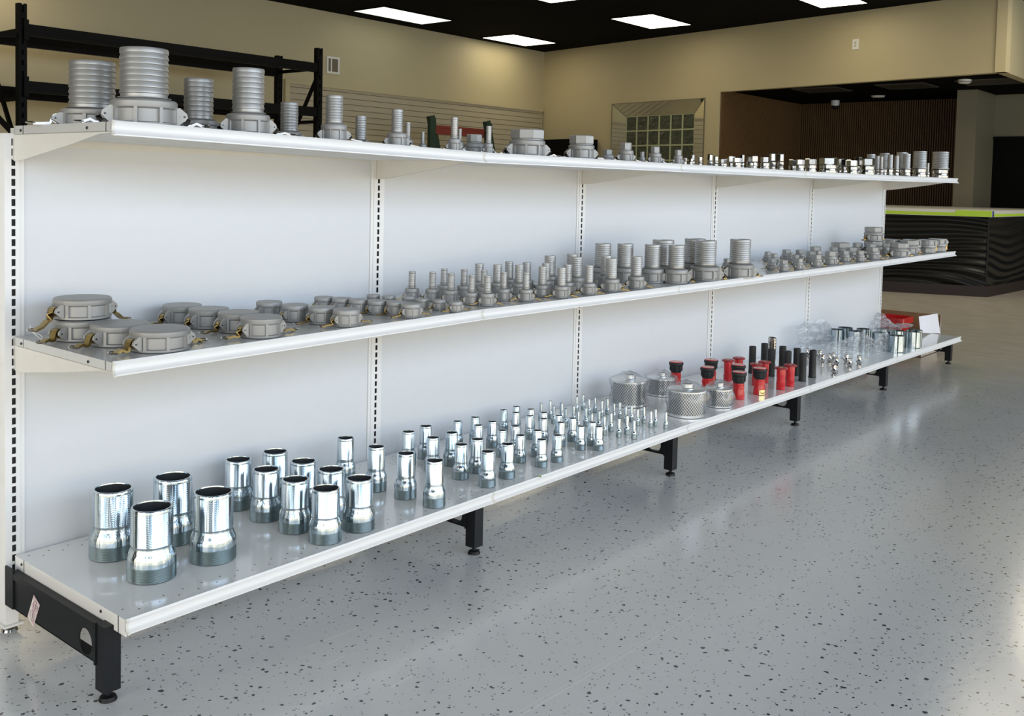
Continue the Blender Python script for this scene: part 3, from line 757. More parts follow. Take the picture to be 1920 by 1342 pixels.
# --- cam-and-groove bodies
def cup(q, R, Hc, closed=False):
    """skirt with recessed panels and ribs"""
    q.lathe([(R*.86, 0), (R*.985, 0), (R, .02*Hc), (R, .11*Hc), (R*.915, .15*Hc), (R*.91, .64*Hc), (R, .70*Hc), (R*1.01, .73*Hc), (R*1.01, .93*Hc), (R*.96, Hc)], N)
    if closed: q.lathe([(R*.96, Hc), (R*.9, Hc*1.0), (R*.001, Hc*1.002)], N)
    for k in range(8):
        a = 2*pi*k/8+pi/8; w_ = R*.055
        ca, sa = cos(a), sin(a)
        def f(p_, t2): x, y = t2, p_[0]; return (x*ca-y*sa, x*sa+y*ca, p_[1])
        q.prism([(-w_, .08*Hc), (w_, .08*Hc), (w_, .72*Hc), (-w_, .72*Hc)], f, R*.9, R*1.0)
def lugs(q, R, Hc, sgn):
    for s_ in (-1, 1):
        y0 = s_*R*.20; y1 = s_*R*.29; zc = .42*Hc; h = min(.34*Hc, R*.33)
        if s_ == 1: q.box((min(sgn*R*.88, sgn*R*.99), -R*.28, zc-h*.95), (max(sgn*R*.88, sgn*R*.99), R*.28, zc+h*.95))
        pr = [(R*.9, zc-h), (R*1.04, zc-h), (R*1.3, zc-h*.12), (R*1.27, zc+h*.35), (R*1.06, zc+h), (R*.9, zc+h)]
        q.prism(pr, lambda p_, t2: (sgn*p_[0], t2, p_[1]), min(y0, y1), max(y0, y1))
        c_ = (sgn*R*1.08, y1, zc)
        q.lathe([(R*.055, 0), (R*.055, R*.02)], 8, (0,0,0), cap1=True, M=Matrix.Translation(c_) @ Matrix.Rotation(radians(-90*s_), 4, 'X'))
        q.cur = 1; q.lathe([(R*.035, 0), (R*.035, R*.006)], 8, (0,0,0), cap1=True, M=Matrix.Translation((sgn*R*1.19, y1, zc)) @ Matrix.Rotation(radians(-90*s_), 4, 'X')); q.cur = 0
def cam_arm(q, R, Hc, sgn, tip, zend):
    zc = .42*Hc; w_ = R*.13
    q.lathe([(.001, -w_), (R*.17, -w_), (R*.17, w_), (.001, w_)], 14, (0,0,0), M=Matrix.Translation((sgn*R*1.13, 0, zc)) @ Matrix.Rotation(radians(90), 4, 'X'))
    t_ = R*.035+.0006
    pts = [(sgn*R*1.26, 0, zc+R*.02), (sgn*R*1.32, 0, zc-R*.12), (sgn*R*1.34, 0, max(zc-R*.28, zend+.004)), (sgn*(R*1.45), 0, max(zc-R*.33, zend+.003)), (sgn*(R*1.3+tip*.55), 0, zend+(.3*R*.4 if zc > R*.3 else .002)), (sgn*(R*1.3+tip), 0, zend+.0015)]
    q.sweep(pts, [(-w_, -t_), (w_, -t_), (w_, t_), (-w_, t_)])
def ring(q, x, z, r, tr):
    q.tube([(x+r*cos(a*pi/9), r*sin(a*pi/9), z+.12*r*sin(a*pi/9)) for a in range(18)], tr, 6, True)
def hardware(o, R, Hc, matarm, tip, zend=.002, ringm=None):
    for sgn in (-1, 1):
        q = MB(); cam_arm(q, R, Hc, sgn, tip, zend); a = q.build('cam_arm', matarm, o, True, 30)
        q = MB(); rr = min(max(R*.17, .0055), .0115); ring(q, sgn*(R*1.3+tip+rr*.3), zend+.004, rr, rr*.16); q.build('pull_ring', ringm or RING, a, True)
        q = MB(); lugs(q, R, Hc, sgn); q.build('lug', [CASTL, DARKBORE], o, True, 30)
def barbs(R, z0, z1, n, neck=.0):
    p_ = [(R*.95, z0)]; d_ = (z1-z0-neck*(z1-z0))/n; zz = z0+neck*(z1-z0); p_.append((R*.95, zz))
    for i in range(n): p_ += [(R*1.0, zz+d_*i+d_*.12), (R*1.0, zz+d_*i+d_*.3), (R*.945, zz+d_*(i+1)-d_*.04)]
    return p_
def make_cap(R, H, tip, arm=None, zend=.002):
    o = empty('dust_cap'); q = MB(); cup(q, R, H, True); q.lathe([(R*.86, 0), (R*.84, H*.6)], N); q.build('cap_body', CAST, o, True, 32)
    hardware(o, R, H, arm or BRASS, tip, zend, ringm=RING); return o
def make_tail(R, H, Hc, rs, nb, tip, arm, flange=True, cupm=None, name='hose_coupler'):
    o = empty(name); q = MB(); cup(q, R, Hc)
    zz = Hc
    q.lathe([(R*.96, Hc), (rs*1.25 if flange else rs*1.02, Hc*1.03), (rs*.98, Hc*1.06)] + ([(rs*.98, Hc*1.16), (rs*1.24, Hc*1.17), (rs*1.24, Hc*1.21), (rs*.96, Hc*1.23)] if flange else [(rs*1.1, Hc*1.08), (rs*1.1, Hc*1.1), (rs*.96, Hc*1.12)]), N)
    q.lathe([(R*.86, 0), (R*.84, Hc*.6)], N)
    q.build('coupler_body', cupm or CAST, o, True, 32)
    z0 = Hc*(1.23 if flange else 1.12)
    q = MB(); p_ = barbs(rs, z0, H*.93, nb, .07) + [(rs*.99, H*.935), (rs*.99, H*.985), (rs*.96, H), (rs*.85, H), (rs*.84, H*.98)]
    q.lathe(p_, N); q.build('ribbed_hose_tail', CASTD, o, True, 40)
    q = MB(); q.lathe([(rs*.84, H*.98), (rs*.82, Hc), (R*.8, Hc*.5)], N); q.build('bore', DARKBORE, o, True)
    if arm: hardware(o, R, Hc, arm, tip)
    return o
def hexring(q, R, z0, z1, R2=None, n=6):
    ch = (z1-z0)*.1
    def poly(r, z): return [(r*cos(2*pi*k/n), r*sin(2*pi*k/n), z) for k in range(n)]
    vs = poly(R*.95, z0)+poly(R, z0+ch)+poly(R, z1-ch)+poly(R*.94, z1)+poly(R*.74, z1)+poly(R*.72, z1-(z1-z0)*.8)
    fs = []
    for i in range(5):
        for k in range(n): fs.append((i*n+k, i*n+(k+1) % n, (i+1)*n+(k+1) % n, (i+1)*n+k))
    q.add(vs, fs)
def make_hexc(R, H, tip, arm, rh=.97, sides=8, flip=False, mat=None):
    o = empty('threaded_coupler'); Hc = H*.60; q = MB(); cup(q, R, Hc); q.lathe([(R*.96, Hc), (R*rh*.9, Hc*1.02), (R*rh*.9, H*.66)], N)
    q.lathe([(R*.86, 0), (R*.84, Hc*.6)], N)
    hx = MB(); hexring(hx, R*rh*1.03, H*.64, H, n=sides)
    if flip:
        for b_ in (q, hx): b_.v = [(x, y, H-z) for x, y, z in b_.v]
    q.build('coupler_body', mat or CAST, o, True, 32); hx.build('hexagon_end', CASTL if mat is None else mat, o)
    q = MB(); q.lathe([(R*rh*.74, H*.97 if not flip else H*.05), (R*rh*.7, H*.3)], 24); q.lathe([(.001, H*.45), (R*rh*.74, H*.45)], 24); q.build('bore', DARKBORE, o)
    if arm and not flip: hardware(o, R, Hc, arm, tip)
    if flip:
        e2 = MB(); lugs(e2, R, Hc, -1); lugs(e2, R, Hc, 1); e2.v = [(x, y, H-z) for x, y, z in e2.v]; e2.build('lug', [CASTL, DARKBORE], o, True, 30)
        for s_ in (-1, 1):
            q = MB(); w_ = R*.14; q.sweep([(s_*R*1.15, 0, H*.78), (s_*R*1.22, 0, H*.6), (s_*R*1.2, 0, H*.3), (s_*R*1.24, 0, H*.12)], [(-w_,-.002),(w_,-.002),(w_,.002),(-w_,.002)]); q.build('cam_arm', BRASS, o)
    return o
def face(x, y, extra=0):
    """turn a fitting so that its two lugs sit left and right as seen from the aisle corner"""
    return math.atan2(y-CAM.y, x-CAM.x) - pi/2 + radians(14+extra)

# middle shelf: dust caps
def at_y(u, y, z):
    v = 300.
    for _ in range(30):
        P = hit(u, v, 1, y); v += (P.z-z)*FPX/((P-CAM).dot(FWD))
    return P
CAPY = {341.5: -.085, 391.5: -.198, 447: -.312, 490: -.425, 225: -.275, 300: -.413}
CAPS = {'wide': (.0690, .0505, .035, [(225,605.6,'the front-left one before the stack'), (300,613.5,'the one nearest the shelf corner')]),
        'broad': (.0535, .0515, .040, [(341.5,580,'nearest the back panel'), (391.5,584,'second from the back panel'), (447,589.5,'third from the back panel'), (490,596,'nearest the shelf front')]),
        'mid-sized': (.0375, .0470, .038, [(505,565,'nearest the back panel'), (553.5,571,'second from the back panel'), (603.5,575,'third from the back panel'), (650,579.4,'nearest the shelf front')]),
        'smallish': (.0305, .041, .033, [(609,557,'nearest the back panel, leftmost'), (640,558.5,'second from the left'), (672,561,'third from the left'), (707.6,563,'fourth from the left'), (743,565,'fifth from the left'), (770.7,569,'nearest the shelf front')]),
        'smallest': (.0215, .032, .026, [(700,552.5,'nearest the back panel, leftmost'), (729,554.5,'second from the left'), (766,556,'third from the left'), (791,560,'fourth from the left'), (823.5,562,'fifth from the left'), (854.6,565.5,'nearest the shelf front')])}
for nm, (R, H, tip, L) in CAPS.items():
    for u, v, pos in L:
        x, y = from_top(u, v, ZM, H)
        if u in CAPY: y = CAPY[u]; x = at_y(u, y, .80).x
        o = first_or_copy('cap'+nm, lambda: make_cap(R, H, tip)); y = min(y, -R*1.3-.01); 
        o.location = (x, y, zs(ZM, x)+.001); o.rotation_euler = (0, 0, face(x, y, 24))
        tag(o, '%s round grey dust cap with brass arms, %s' % (nm, pos), 'dust cap', 'grey dust caps on the middle shelf'); reg('m', o, R*.985)
x, y = .112, -.138
for i, (dz, lb, ex) in enumerate(((.0, 'wide grey dust cap, lower of the stack of two', 4), (.0535, 'wide grey dust cap, upper of the stack of two', 0))):
    o = copy_tree(PROTO['capwide']) if i == 0 else make_cap(.0690, .0505, .045, zend=-.022); o.location = (x-.01*i, y, zs(ZM, x)+.001+dz); o.rotation_euler = (0, 0, face(x, y, 22)+ex*.03)
    tag(o, lb, 'dust cap', 'grey dust caps on the middle shelf')
    if i == 0: low_ = o
    else: reg('m', low_, .069, [(o, dz)])
_t = lambda *uv: [hit(u_, v_, 1, -.12) for u_, v_ in uv]
q = MB(); q.tube(_t((56,610), (60,622), (72,632), (84,640)), .0009, 5); q.tube(_t((60,622), (76,628), (86,641)), .0009, 5)
o = q.build('plastic_tie', WIRE); tag(o, 'thin white plastic tie hanging from the stacked dust caps', 'cable tie')

# middle shelf: ribbed hose couplers
TAILS = {'H': (.0238, .0977, .040, .0118, 8, .026, True, 'slim ribbed coupler', [(773,509), (811.5,510), (833,504), (846,512.5), (870.6,505), (885.4,516), (907.7,507), (914.6,517.5), (945,510.4), (987,511.5)]),
         'I': (.0258, .1075, .041, .0158, 8, .028, False, 'mid-sized ribbed coupler', [(899,494.6), (933,496), (955,490.6), (974,497), (988,492), (1018,500), (1024,493.5), (1053.5,502), (1065,496), (1105,497.7)]),
         'J': (.0322, .1260, .047, .0222, 8, .030, False, 'stout ribbed coupler', [(1031.7,479.6), (1073,476.5), (1081.7,482), (1137,479.5), (1147,484.6), (1194,481)]),
         'L': (.0495, .1600, .058, .0345, 9, .018, False, 'wide ribbed coupler', [(1132,456.5), (1172,457), (1224.4,458.5), (1269,459.6)]),
         'M': (.0630, .1730, .060, .0475, 9, .018, False, 'widest ribbed coupler', [(1244,450), (1303.5,447.7), (1323.7,451), (1393,449)])}
ORDL = lambda i, n: 'leftmost' if i == 0 else ('rightmost' if i == n-1 else ORD[i]+' from the left')
for key, (R, H, Hc, rs, nb, tip, fl, ds, L) in TAILS.items():
    L = sorted(L)
    for i, (u, v) in enumerate(L):
        x, y = from_top(u, v, ZM, H); y = max(min(y, -R*1.35), -.46)
        o = first_or_copy('tail'+key, lambda: make_tail(R, H, Hc, rs, nb, tip, BRASS, fl))
        o.location = (x, y, zs(ZM, x)+.001); o.rotation_euler = (0, 0, face(x, y, random.uniform(-5, 8)))
        tag(o, '%s on middle shelf, %s among the %s ones' % (ds, ORDL(i, len(L)), ds.split()[0]), 'hose coupler', '%ss on the middle shelf' % ds); reg('m', o, R*.985)

# middle shelf: hexagon (threaded) couplers
HEXM = {'small': (.0225, .0555, .022, [(1363.7,485), (1440,472), (1447,485), (1452,475.5), (1470,487.5), (1483.5,474), (1492,477.5), (1498,484.5), (1534,470)]),
        'medium': (.0275, .0625, .024, [(1475,468), (1500,468.5), (1521,471), (1531.5,477.5), (1584.6,470), (1563.7,463), (1612.7,470)]),
        'large': (.0345, .0730, .028, [(1529.5,462.5), (1557.5,471), (1584.6,458.5), (1597,464), (1608.5,455.5), (1638,463.5), (1634.6,457), (1659,456)])}
for nm, (R, H, tip, L) in HEXM.items():
    L = sorted(L)
    for i, (u, v) in enumerate(L):
        x, y = from_top(u, v, ZM, H); y = max(min(y, -R*1.35), -.455)
        o = first_or_copy('hexm'+nm, lambda: make_hexc(R, H, tip, BRASS, .90, 6))
        o.location = (x, y, zs(ZM, x)+.001); o.rotation_euler = (0, 0, face(x, y, random.uniform(0, 25)))
        tag(o, '%s grey hexagon-topped coupler on middle shelf, %s of its size' % (nm, ORDL(i, len(L))), 'threaded coupler', 'hexagon couplers on the middle shelf'); reg('m', o, R*.985)
BIGH = [(1576, 455, 0, 'low big hexagon coupler against the back panel left of the stack'), (1674, 449, 1, 'big coupler behind, right of the stack'), (1700, 450, 0, 'big hexagon coupler right behind the front one with brass lever'),
        (1693, 455.5, 0, 'big hexagon coupler in front with brass lever, right part of middle shelf'), (1712, 449, 1, 'upturned big coupler just left of the rightmost pair, behind'),
        (1736.7, 449.5, 1, 'upturned big coupler with long brass lever, second from the right end'), (1758.5, 447.5, 1, 'upturned big coupler at the right end of middle shelf')]
spots = {}
for u, v, fl, lb in BIGH:
    R, H = (.0585, .088); x, y = from_top(u, v, ZM, H); y = max(min(y, -R*1.2), -.435)
    o = first_or_copy('bigh%d' % fl, lambda: make_hexc(R, H, .03, BRASS, .93, 8, bool(fl)))
    o.location = (x, y, zs(ZM, x)+.001); o.rotation_euler = (0, 0, face(x, y, 25)); tag(o, lb, 'threaded coupler', 'hexagon couplers on the middle shelf'); reg('m', o, R)
x, y = from_top(1637, 452, ZM, .088); 
for dz, lb in ((0, 'big hexagon coupler, lower of the stack by the far upright'), (.089, 'big hexagon coupler, upper of the stack by the far upright')):
    o = copy_tree(PROTO['bigh0']); yy = min(y, -.075); o.location = (x, yy, zs(ZM, x)+.001+dz); o.rotation_euler = (0, 0, face(x, yy, 30+dz*100)); tag(o, lb, 'threaded coupler', 'hexagon couplers on the middle shelf')
    if dz == 0: low_ = o
    else: reg('m', low_, .0585, [(o, dz)])

# top shelf
TOPT = [  # u, y, body px, tail px, top v, flange v(shelf-side joint), label
 (173, -.19, 109, 83, 117, 204, 'very wide ribbed coupler, leftmost on the top shelf', 7, 0),
 (270, -.40, 118, 88, 93, 185, 'tallest and widest ribbed coupler at the top shelf corner', 7, 0),
 (372, -.20, 72, 54, 149, 224, 'ribbed coupler just right of the tallest, set back', 7, 0),
 (465, -.40, 79, 59, 130, 212, 'tall wide ribbed coupler, fourth from left on top shelf', 7, 0),
 (542, -.20, 46, 33, 193, 246, 'set-back ribbed coupler in front of the rack end post', 8, 0),
 (626, -.40, 48, 33, 180, 231, 'ribbed coupler standing just right of the rack end post', 8, 0),
 (676, -.20, 31, 21, 218, 262, 'short set-back ribbed coupler, seventh from left on top', 8, 0),
 (744, -.40, 38, 22, 206, 248, 'slender ribbed coupler with lugs, eighth from left on top', 8, 0),
 (764, -.20, 20, 10, 230, 258, 'thin set-back ribbed coupler touching the slender one', 7, 1),
 (792, -.20, 15, 7.5, 248, 268, 'thin short ribbed coupler left of the green uprights', 6, 1),
 (851, -.40, 25, 13.5, 220.7, 256, 'thin ribbed coupler in front of the red beam', 7, 1),
 (861.5, -.20, 14, 7, 242, 262, 'very thin ribbed coupler half hidden before red beam', 6, 1),
 (915.5, -.40, 17, 10.5, 237, 266, 'thin ribbed coupler before the right green upright', 7, 1)]
for i, (u, y, bw, tw, vt, vf, lb, nb, fl) in enumerate(TOPT):
    z = 1.29
    P = at_y(u, y, z); z = zs(ZT, P.x); P = at_y(u, y, z); dep = (P-CAM).dot(FWD)
    R = bw*dep/FPX/2; rs = tw*dep/FPX/2
    def zat(v): d = ray(u, v); return (CAM+d*(((P-CAM).xy.length)/d.xy.length)).z
    H = zat(vt)-z; Hc = max(zat(vf)-z, .02)/(1.21 if fl else 1.1)
    o = make_tail(R, H, Hc, rs, nb, min(.04, R*1.0), SILV, bool(fl)); o.location = (P.x, y, z+.001); o.rotation_euler = (0, 0, face(P.x, y, -6))
    tag(o, lb, 'hose coupler', 'ribbed couplers on the top shelf'); reg('t', o, R)
def cluster_y(rows): return {'f': -.40, 'm': -.28, 'b': -.16}[rows]
TOPH = [(888.6, 'b', 40, 252.5, 'plain hexagon coupler set back below the red beam', 8, 1), (988, 'f', 68, 243.4, 'largest hexagon coupler on the top shelf', 8, 1),
 (1089.6, 'f', 49, 254.6, 'second largest hexagon coupler, right of the largest', 8, 1), (1139, 'b', 24, 281, 'low set-back hexagon coupler left of glass block window', 6, 1),
 (1173, 'f', 29, 268, 'hexagon coupler at the left edge of glass block window', 6, 1), (1203.7, 'b', 11, 285, 'tiny set-back coupler between two hexagon ones before the glass blocks', 6, 0),
 (1228, 'f', 23, 275.4, 'hexagon coupler before the middle of glass block window', 6, 1), (1243, 'b', 8, 298, 'tiny low coupler before the glass block window', 6, 0),
 (1271, 'f', 17, 281.5, 'narrow hexagon coupler before right half of glass blocks', 6, 1)]
for (u, rw, bw, vt, lb, sides, hw) in TOPH:
    y = cluster_y(rw); P = at_y(u, y, 1.28); z = zs(ZT, P.x); dep = (P-CAM).dot(FWD); R = bw*dep/FPX/2
    d = ray(u, vt); H = (CAM+d*((P-CAM).xy.length/d.xy.length)).z-z; H = max(H, .02)
    o = make_hexc(R*.98, H, min(.03, R), SILV if hw else None, .97 if bw > 40 else .76, sides); o.location = (P.x, y, z+.001); o.rotation_euler = (0, 0, face(P.x, y, 6))
    tag(o, lb, 'threaded coupler', 'hexagon couplers on the top shelf'); reg('t', o, R)
def make_pol(R, H, tailr=None, Hb=None):
    o = empty('polished_coupling'); Hb = Hb or H*.55; q = MB()
    q.lathe([(R*.7, 0), (R*.92, 0), (R, Hb*.08), (R, Hb*.3), (R*.86, Hb*.36), (R*.84, Hb*.5), (R*.97, Hb*.58), (R*.97, Hb*.92), (R*.8, Hb)], 28)
    q.build('grooved_base', STEEL, o, True, 35)
    if tailr:
        q = MB(); q.lathe([(R*.8, Hb), (R*1.02, Hb*1.02), (R*1.02, Hb*1.1), (tailr*.95, Hb*1.12)] + barbs(tailr, Hb*1.12, H*.95, 9) + [(tailr, H*.96), (tailr*.98, H), (tailr*.85, H), (tailr*.84, H*.9)], 28); q.build('ribbed_hose_tail', CASTD, o, True, 35)
    else:
        q = MB(); hexring(q, R*.98, Hb, H, n=6); q.build('hexagon_end', STEEL, o)
        q = MB(); q.lathe([(.001, H*.8), (R*.7, H*.8)], 16); q.build('bore', DARKBORE, o)
    return o
POL = [(1284,296,8,'f'), (1295,297,8,'f'), (1299,290,6.5,'b'), (1312.5,294,8.5,'f'), (1331,289.5,11,'b'), (1341.7,293,10,'f'), (1355,298,17,'m'), (1371,293,14,'b'), (1381.6,296,17,'f'), (1391,291,9,'b'),
 (1410,292,23,'m'), (1434,294,18,'f'), (1448,287.5,13,'m'), (1463,288.5,13,'f'), (1488.5,299.6,21,'m'), (1500,299,16,'f'), (1519.7,297.8,22,'f'), (1552,296,34,'f'), (1575.7,297,14,'b'), (1583.5,299,15,'m'), (1597,300,22,'f'), (1608,294.5,14,'b'), (1625,297,28,'f')]
POLN = ['polished steel coupling on top shelf']
for i, (u, vt, bw, rw) in enumerate(POL):
    y = cluster_y(rw); P = at_y(u, y, 1.28); z = zs(ZT, P.x); dep = (P-CAM).dot(FWD); R = bw*dep/FPX/2
    d = ray(u, vt); H = max((CAM+d*((P-CAM).xy.length/d.xy.length)).z-z, .02)
    o = make_pol(R, H); o.location = (P.x, y, z+.001); o.rotation_euler = (0, 0, random.uniform(0, 1))
    n_ = len(POL)
    lb = ('polished steel hexagon coupling on top shelf, ' + (ORDL(i, n_) if i < 11 or i == n_-1 else (ORD[n_-1-i]+' from the right' if n_-1-i < 12 else 'twelfth from the left')))
    tag(o, lb, 'coupling', 'polished hexagon couplings on the top shelf'); reg('t', o, R)
POT = [(1631.7,289.5,18,.88,'b'), (1644,292.6,9.5,.80,'m'), (1651.5,294,8,.80,'f'), (1657,287.5,20,.9,'b'), (1668,290.5,12,.82,'f'), (1680,292.5,10.5,.8,'f'), (1689,286,21,.9,'b'), (1698.5,289,17,.85,'f'), (1723.5,284,26,.92,'f'), (1737,287,6,.8,'b'), (1738.8,306,7.5,.7,'f'), (1762,285,31,.93,'f')]
for i, (u, vt, bw, rt, rw) in enumerate(POT):
    y = cluster_y(rw); P = at_y(u, y, 1.285); P.x = min(P.x, 6.10); z = zs(ZT, P.x); dep = (P-CAM).dot(FWD); R = bw*dep/FPX/2
    d = ray(u, vt); H = max((CAM+d*((P-CAM).xy.length/d.xy.length)).z-z, .03)
    o = make_pol(R, H, R*rt, H*.34); o.location = (P.x, y, z+.001)
    tag(o, 'ribbed polished-base coupling at far end of top shelf, %s' % ORDL(i, 12), 'coupling', 'ribbed polished-base couplings on the top shelf'); reg('t', o, R*1.02)

# ------------------------------------------------------------------ bottom shelf goods
def perforated(q, R, z0, z1, ncol, nrow, hr):
    a0 = 2*pi/ncol; dz = (z1-z0)/nrow; m_ = 8
    for j in range(nrow):
        for i in range(ncol):
            ac = (i+(.5 if j % 2 else 0))*a0; zc = z0+(j+.5)*dz; vs = []
            for k in range(m_):
                t2 = 2*pi*k/m_+pi/8; s_ = 1/max(abs(cos(t2)), abs(sin(t2)))
                a = ac+cos(t2)*s_*a0/2; z = zc+sin(t2)*s_*dz/2; vs.append((R*cos(a), R*sin(a), z))
            for k in range(m_):
                t2 = 2*pi*k/m_+pi/8; a = ac+cos(t2)*hr/R; z = zc+sin(t2)*hr; vs.append((R*cos(a), R*sin(a), z))
            q.add(vs, [(k, (k+1) % m_, m_+(k+1) % m_, m_+k) for k in range(m_)])
ALU = plain('bright_aluminium', (.82, .83, .84), .3, .9)
def make_strainer(R, H, hubr, hubh, nc, nr):
    o = empty('strainer_basket'); q = MB(); perforated(q, R*.985, H*.10, H*.93, nc, nr, .0037); q.build('perforated_wall', ALU, o)
    q = MB(); q.lathe([(.001, .002), (R, .002), (R, H*.10), (R*.985, H*.10)], N); q.lathe([(R*.985, H*.93), (R, H*.93), (R, H*.985), (R*.97, H), (hubr, H)], N); q.build('end_plates', ALU, o, True, 35)
    q = MB(); q.lathe([(hubr*1.15, H), (hubr*1.1, H+hubh*.2), (hubr, H+hubh*.3), (hubr, H+hubh), (hubr*.8, H+hubh), (hubr*.78, H*.9)], 28); q.build('hub', ALU, o, True, 35)
    q = MB(); q.lathe([(R*.9, H*.1), (R*.9, H*.9)], 24); q.build('inner_shade', plain('inner_shade', (.16, .17, .18), .6, .2), o)  # dark cylinder added so the holes read as shaded
    return o
def film_hull(R, H, Hh, seed, lean=0):
    rnd = random.Random(seed); q = MB(); n, rows = 40, 14; vs = []
    ph = [rnd.uniform(0, 6.28) for _ in range(6)]
    for j in range(rows+1):
        t2 = j/rows
        if t2 < .72: z = t2/.72*H*1.02; r = R*1.06+.006*sin(t2*9+ph[0])
        else:
            s_ = (t2-.72)/.28; z = H*1.02+s_*(Hh*1.15); r = R*1.06*(1-s_)+R*.30*s_
        for k in range(n):
            a = 2*pi*k/n; rr = r + .004*sin(5*a+ph[1]+t2*6)+.003*sin(11*a+ph[2]-t2*11)+.002*sin(17*a+t2*17+ph[3])
            if cos(a-ph[4]) > .6: rr += .012*(cos(a-ph[4])-.6)*2.5*sin(min(1, t2*1.6)*pi*.6)
            vs.append((rr*cos(a), rr*sin(a), max(.0015, z + (.004*sin(3*a+ph[5]) if j > 8 else 0))))
    fs = [(j*n+k, j*n+(k+1) % n, (j+1)*n+(k+1) % n, (j+1)*n+k) for j in range(rows) for k in range(n)]
    fs.append(tuple(rows*n+k for k in range(n))); q.add(vs, fs); return q
STR = [(1180, 711, .0790, .1125, 'large perforated strainer in clear bag near the back panel', 'clear bag over the large strainer by the back panel', 44, 13),
       (1240, 707, .0640, .0820, 'smaller perforated strainer in clear bag near the back panel', 'clear bag over the smaller strainer by the back panel', 36, 10),
       (1288, 728.5, .0815, .1125, 'large perforated strainer in clear bag near the shelf front', 'clear bag over the large front strainer', 44, 13),
       (1348, 726.5, .0620, .0815, 'smaller perforated strainer in clear bag near the shelf front', 'clear bag over the smaller front strainer', 36, 10)]
for i, (u, v, R, H, lb, lb2, nc, nr) in enumerate(STR):
    x, y = from_top(u, v, ZB, H); z = zs(ZB, x); y = min(y, -R-.02)
    o = make_strainer(R, H, R*.33, .022, nc, nr); o.location = (x, y, z+.001); tag(o, lb, 'strainer', 'bagged strainers on the bottom shelf'); so_ = o
    q = film_hull(R, H, .026, i+3); o = q.build('plastic_bag', FILM, None, True, 180); o.location = (x, y, z+.0005); tag(o, lb2, 'plastic bag', 'clear bags over the strainers'); reg('b', so_, R*1.09, [(o, -.0005)])

def make_nozzle(black, brass):
    R, H = (.0284, .127) if black else (.0222, .1096)
    o = empty('fire_nozzle'); q = MB()
    if black:
        q.lathe([(R*.6, 0), (R*.97, 0), (R*.99, .004), (R*.97, .022), (R*.97, .0225), (R*.93, .030), (R*.86, .042), (R*.84, .048), (R*.90, .049), (R*.90, .066), (R*.84, .068), (R*.84, .075)], 32)
        q.build('nozzle_body', RED, o, True, 30)
        q = MB()
        q.lathe([(R*.84, .074), (R*.90, .077), (R*1.02, .085), (R*1.04, .106), (R*1.22, .111), (R*1.25, .115), (R*1.22, .122), (R*1.02, .1255)], 32)
        for k in range(10):
            a = 2*pi*k/10; ca, sa = cos(a), sin(a)
            q.prism([(-.003, .084), (.003, .084), (.003, .108), (-.003, .108)], lambda p_, t2: (t2*ca-p_[0]*sa, t2*sa+p_[0]*ca, p_[1]), R*.98, R*1.10)
        q.build('bumper_head', RUBBER, o, True, 30)
        q = MB(); q.lathe([(R*1.1, .1235), (R*1.05, .127), (R*.45, .1265)], 32); q.build('red_rim', RED, o, True, 30)
        q = MB(); q.lathe([(R*.45, .1265), (R*.3, .127), (.001, .127)], 24); q.build('centre_disc', plain('pale_disc', (.75, .55, .35), .5), o)
        if brass:
            q = MB(); a0 = math.atan2(-.6, -.5)
            n_ = 12; vs = []
            for z_ in (.001, .025):
                for k in range(n_+1):
                    a = a0-.45+1.5*k/n_; vs.append((R*1.03*cos(a), R*1.03*sin(a), z_))
            q.add(vs, [(k, k+1, n_+2+k, n_+1+k) for k in range(n_)]); q.build('brass_band', BRASSP, o, True, 50)
    else:
        q.lathe([(R*.5, 0), (R*.95, 0), (R*.97, .003), (R*.97, .024), (R*.99, .025), (R*.99, .034), (R*.93, .036), (R*.93, .060), (R*.98, .065), (R*.98, .095), (R*.95, .098), (R*1.2, .101)], 32)
        q.build('nozzle_body', RED, o, True, 30)
        q = MB(); q.lathe([(R*1.2, .0985), (R*1.42, .100), (R*1.46, .103), (R*1.42, .107), (R*1.2, .109), (R*.8, .1095), (R*.5, .106), (.001, .106)], 32); q.build('rim', REDD, o, True, 30)
        q = MB(); q.lathe([(R*.5, .1065), (R*.3, .109), (.001, .109)], 20); q.build('centre_disc', plain('pale_disc2', (.7, .55, .4), .5), o)
    return o
NOZ = [(1268,678,1,0,'red nozzle with black head, farthest left, behind front strainer'), (1333.5,674,1,0,'black-headed red nozzle behind the smaller front strainer, rear of two'), (1327,688,1,0,'black-headed red nozzle, front of the pair behind the strainers'),
       (1386,697,1,0,'black-headed red nozzle nearest the front, beside the smaller strainer'), (1384.6,683.5,1,0,'black-headed red nozzle directly behind the front one by the strainer'), (1425,690,1,1,'black-headed red nozzle with shiny brass patch at its base'),
       (1365.6,674,0,0,'all-red nozzle, leftmost of the straight ones'), (1385.4,670,0,0,'all-red nozzle behind the black-headed pair'), (1418.8,681.5,0,0,'all-red nozzle half hidden behind the one with brass patch'),
       (1434,677,0,0,'all-red nozzle behind, next to the black grips'), (1465,688.5,0,0,'all-red nozzle in front, before the black grips'), (1482.4,683,0,0,'all-red nozzle, rightmost, touching the black grips')]
for u, v, bk, br, lb in NOZ:
    H = .126 if bk else .109; x, y = from_top(u, v, ZB, H)
    o = first_or_copy('noz%d%d' % (bk, br), lambda: make_nozzle(bk, br)); y = min(y, -.04)
    o.location = (x, y, zs(ZB, x)+.001); o.rotation_euler = (0, 0, 0 if br else random.uniform(0, 6)); tag(o, lb, 'nozzle', 'red nozzles on the bottom shelf'); reg('b', o, .0325 if bk else .0325)
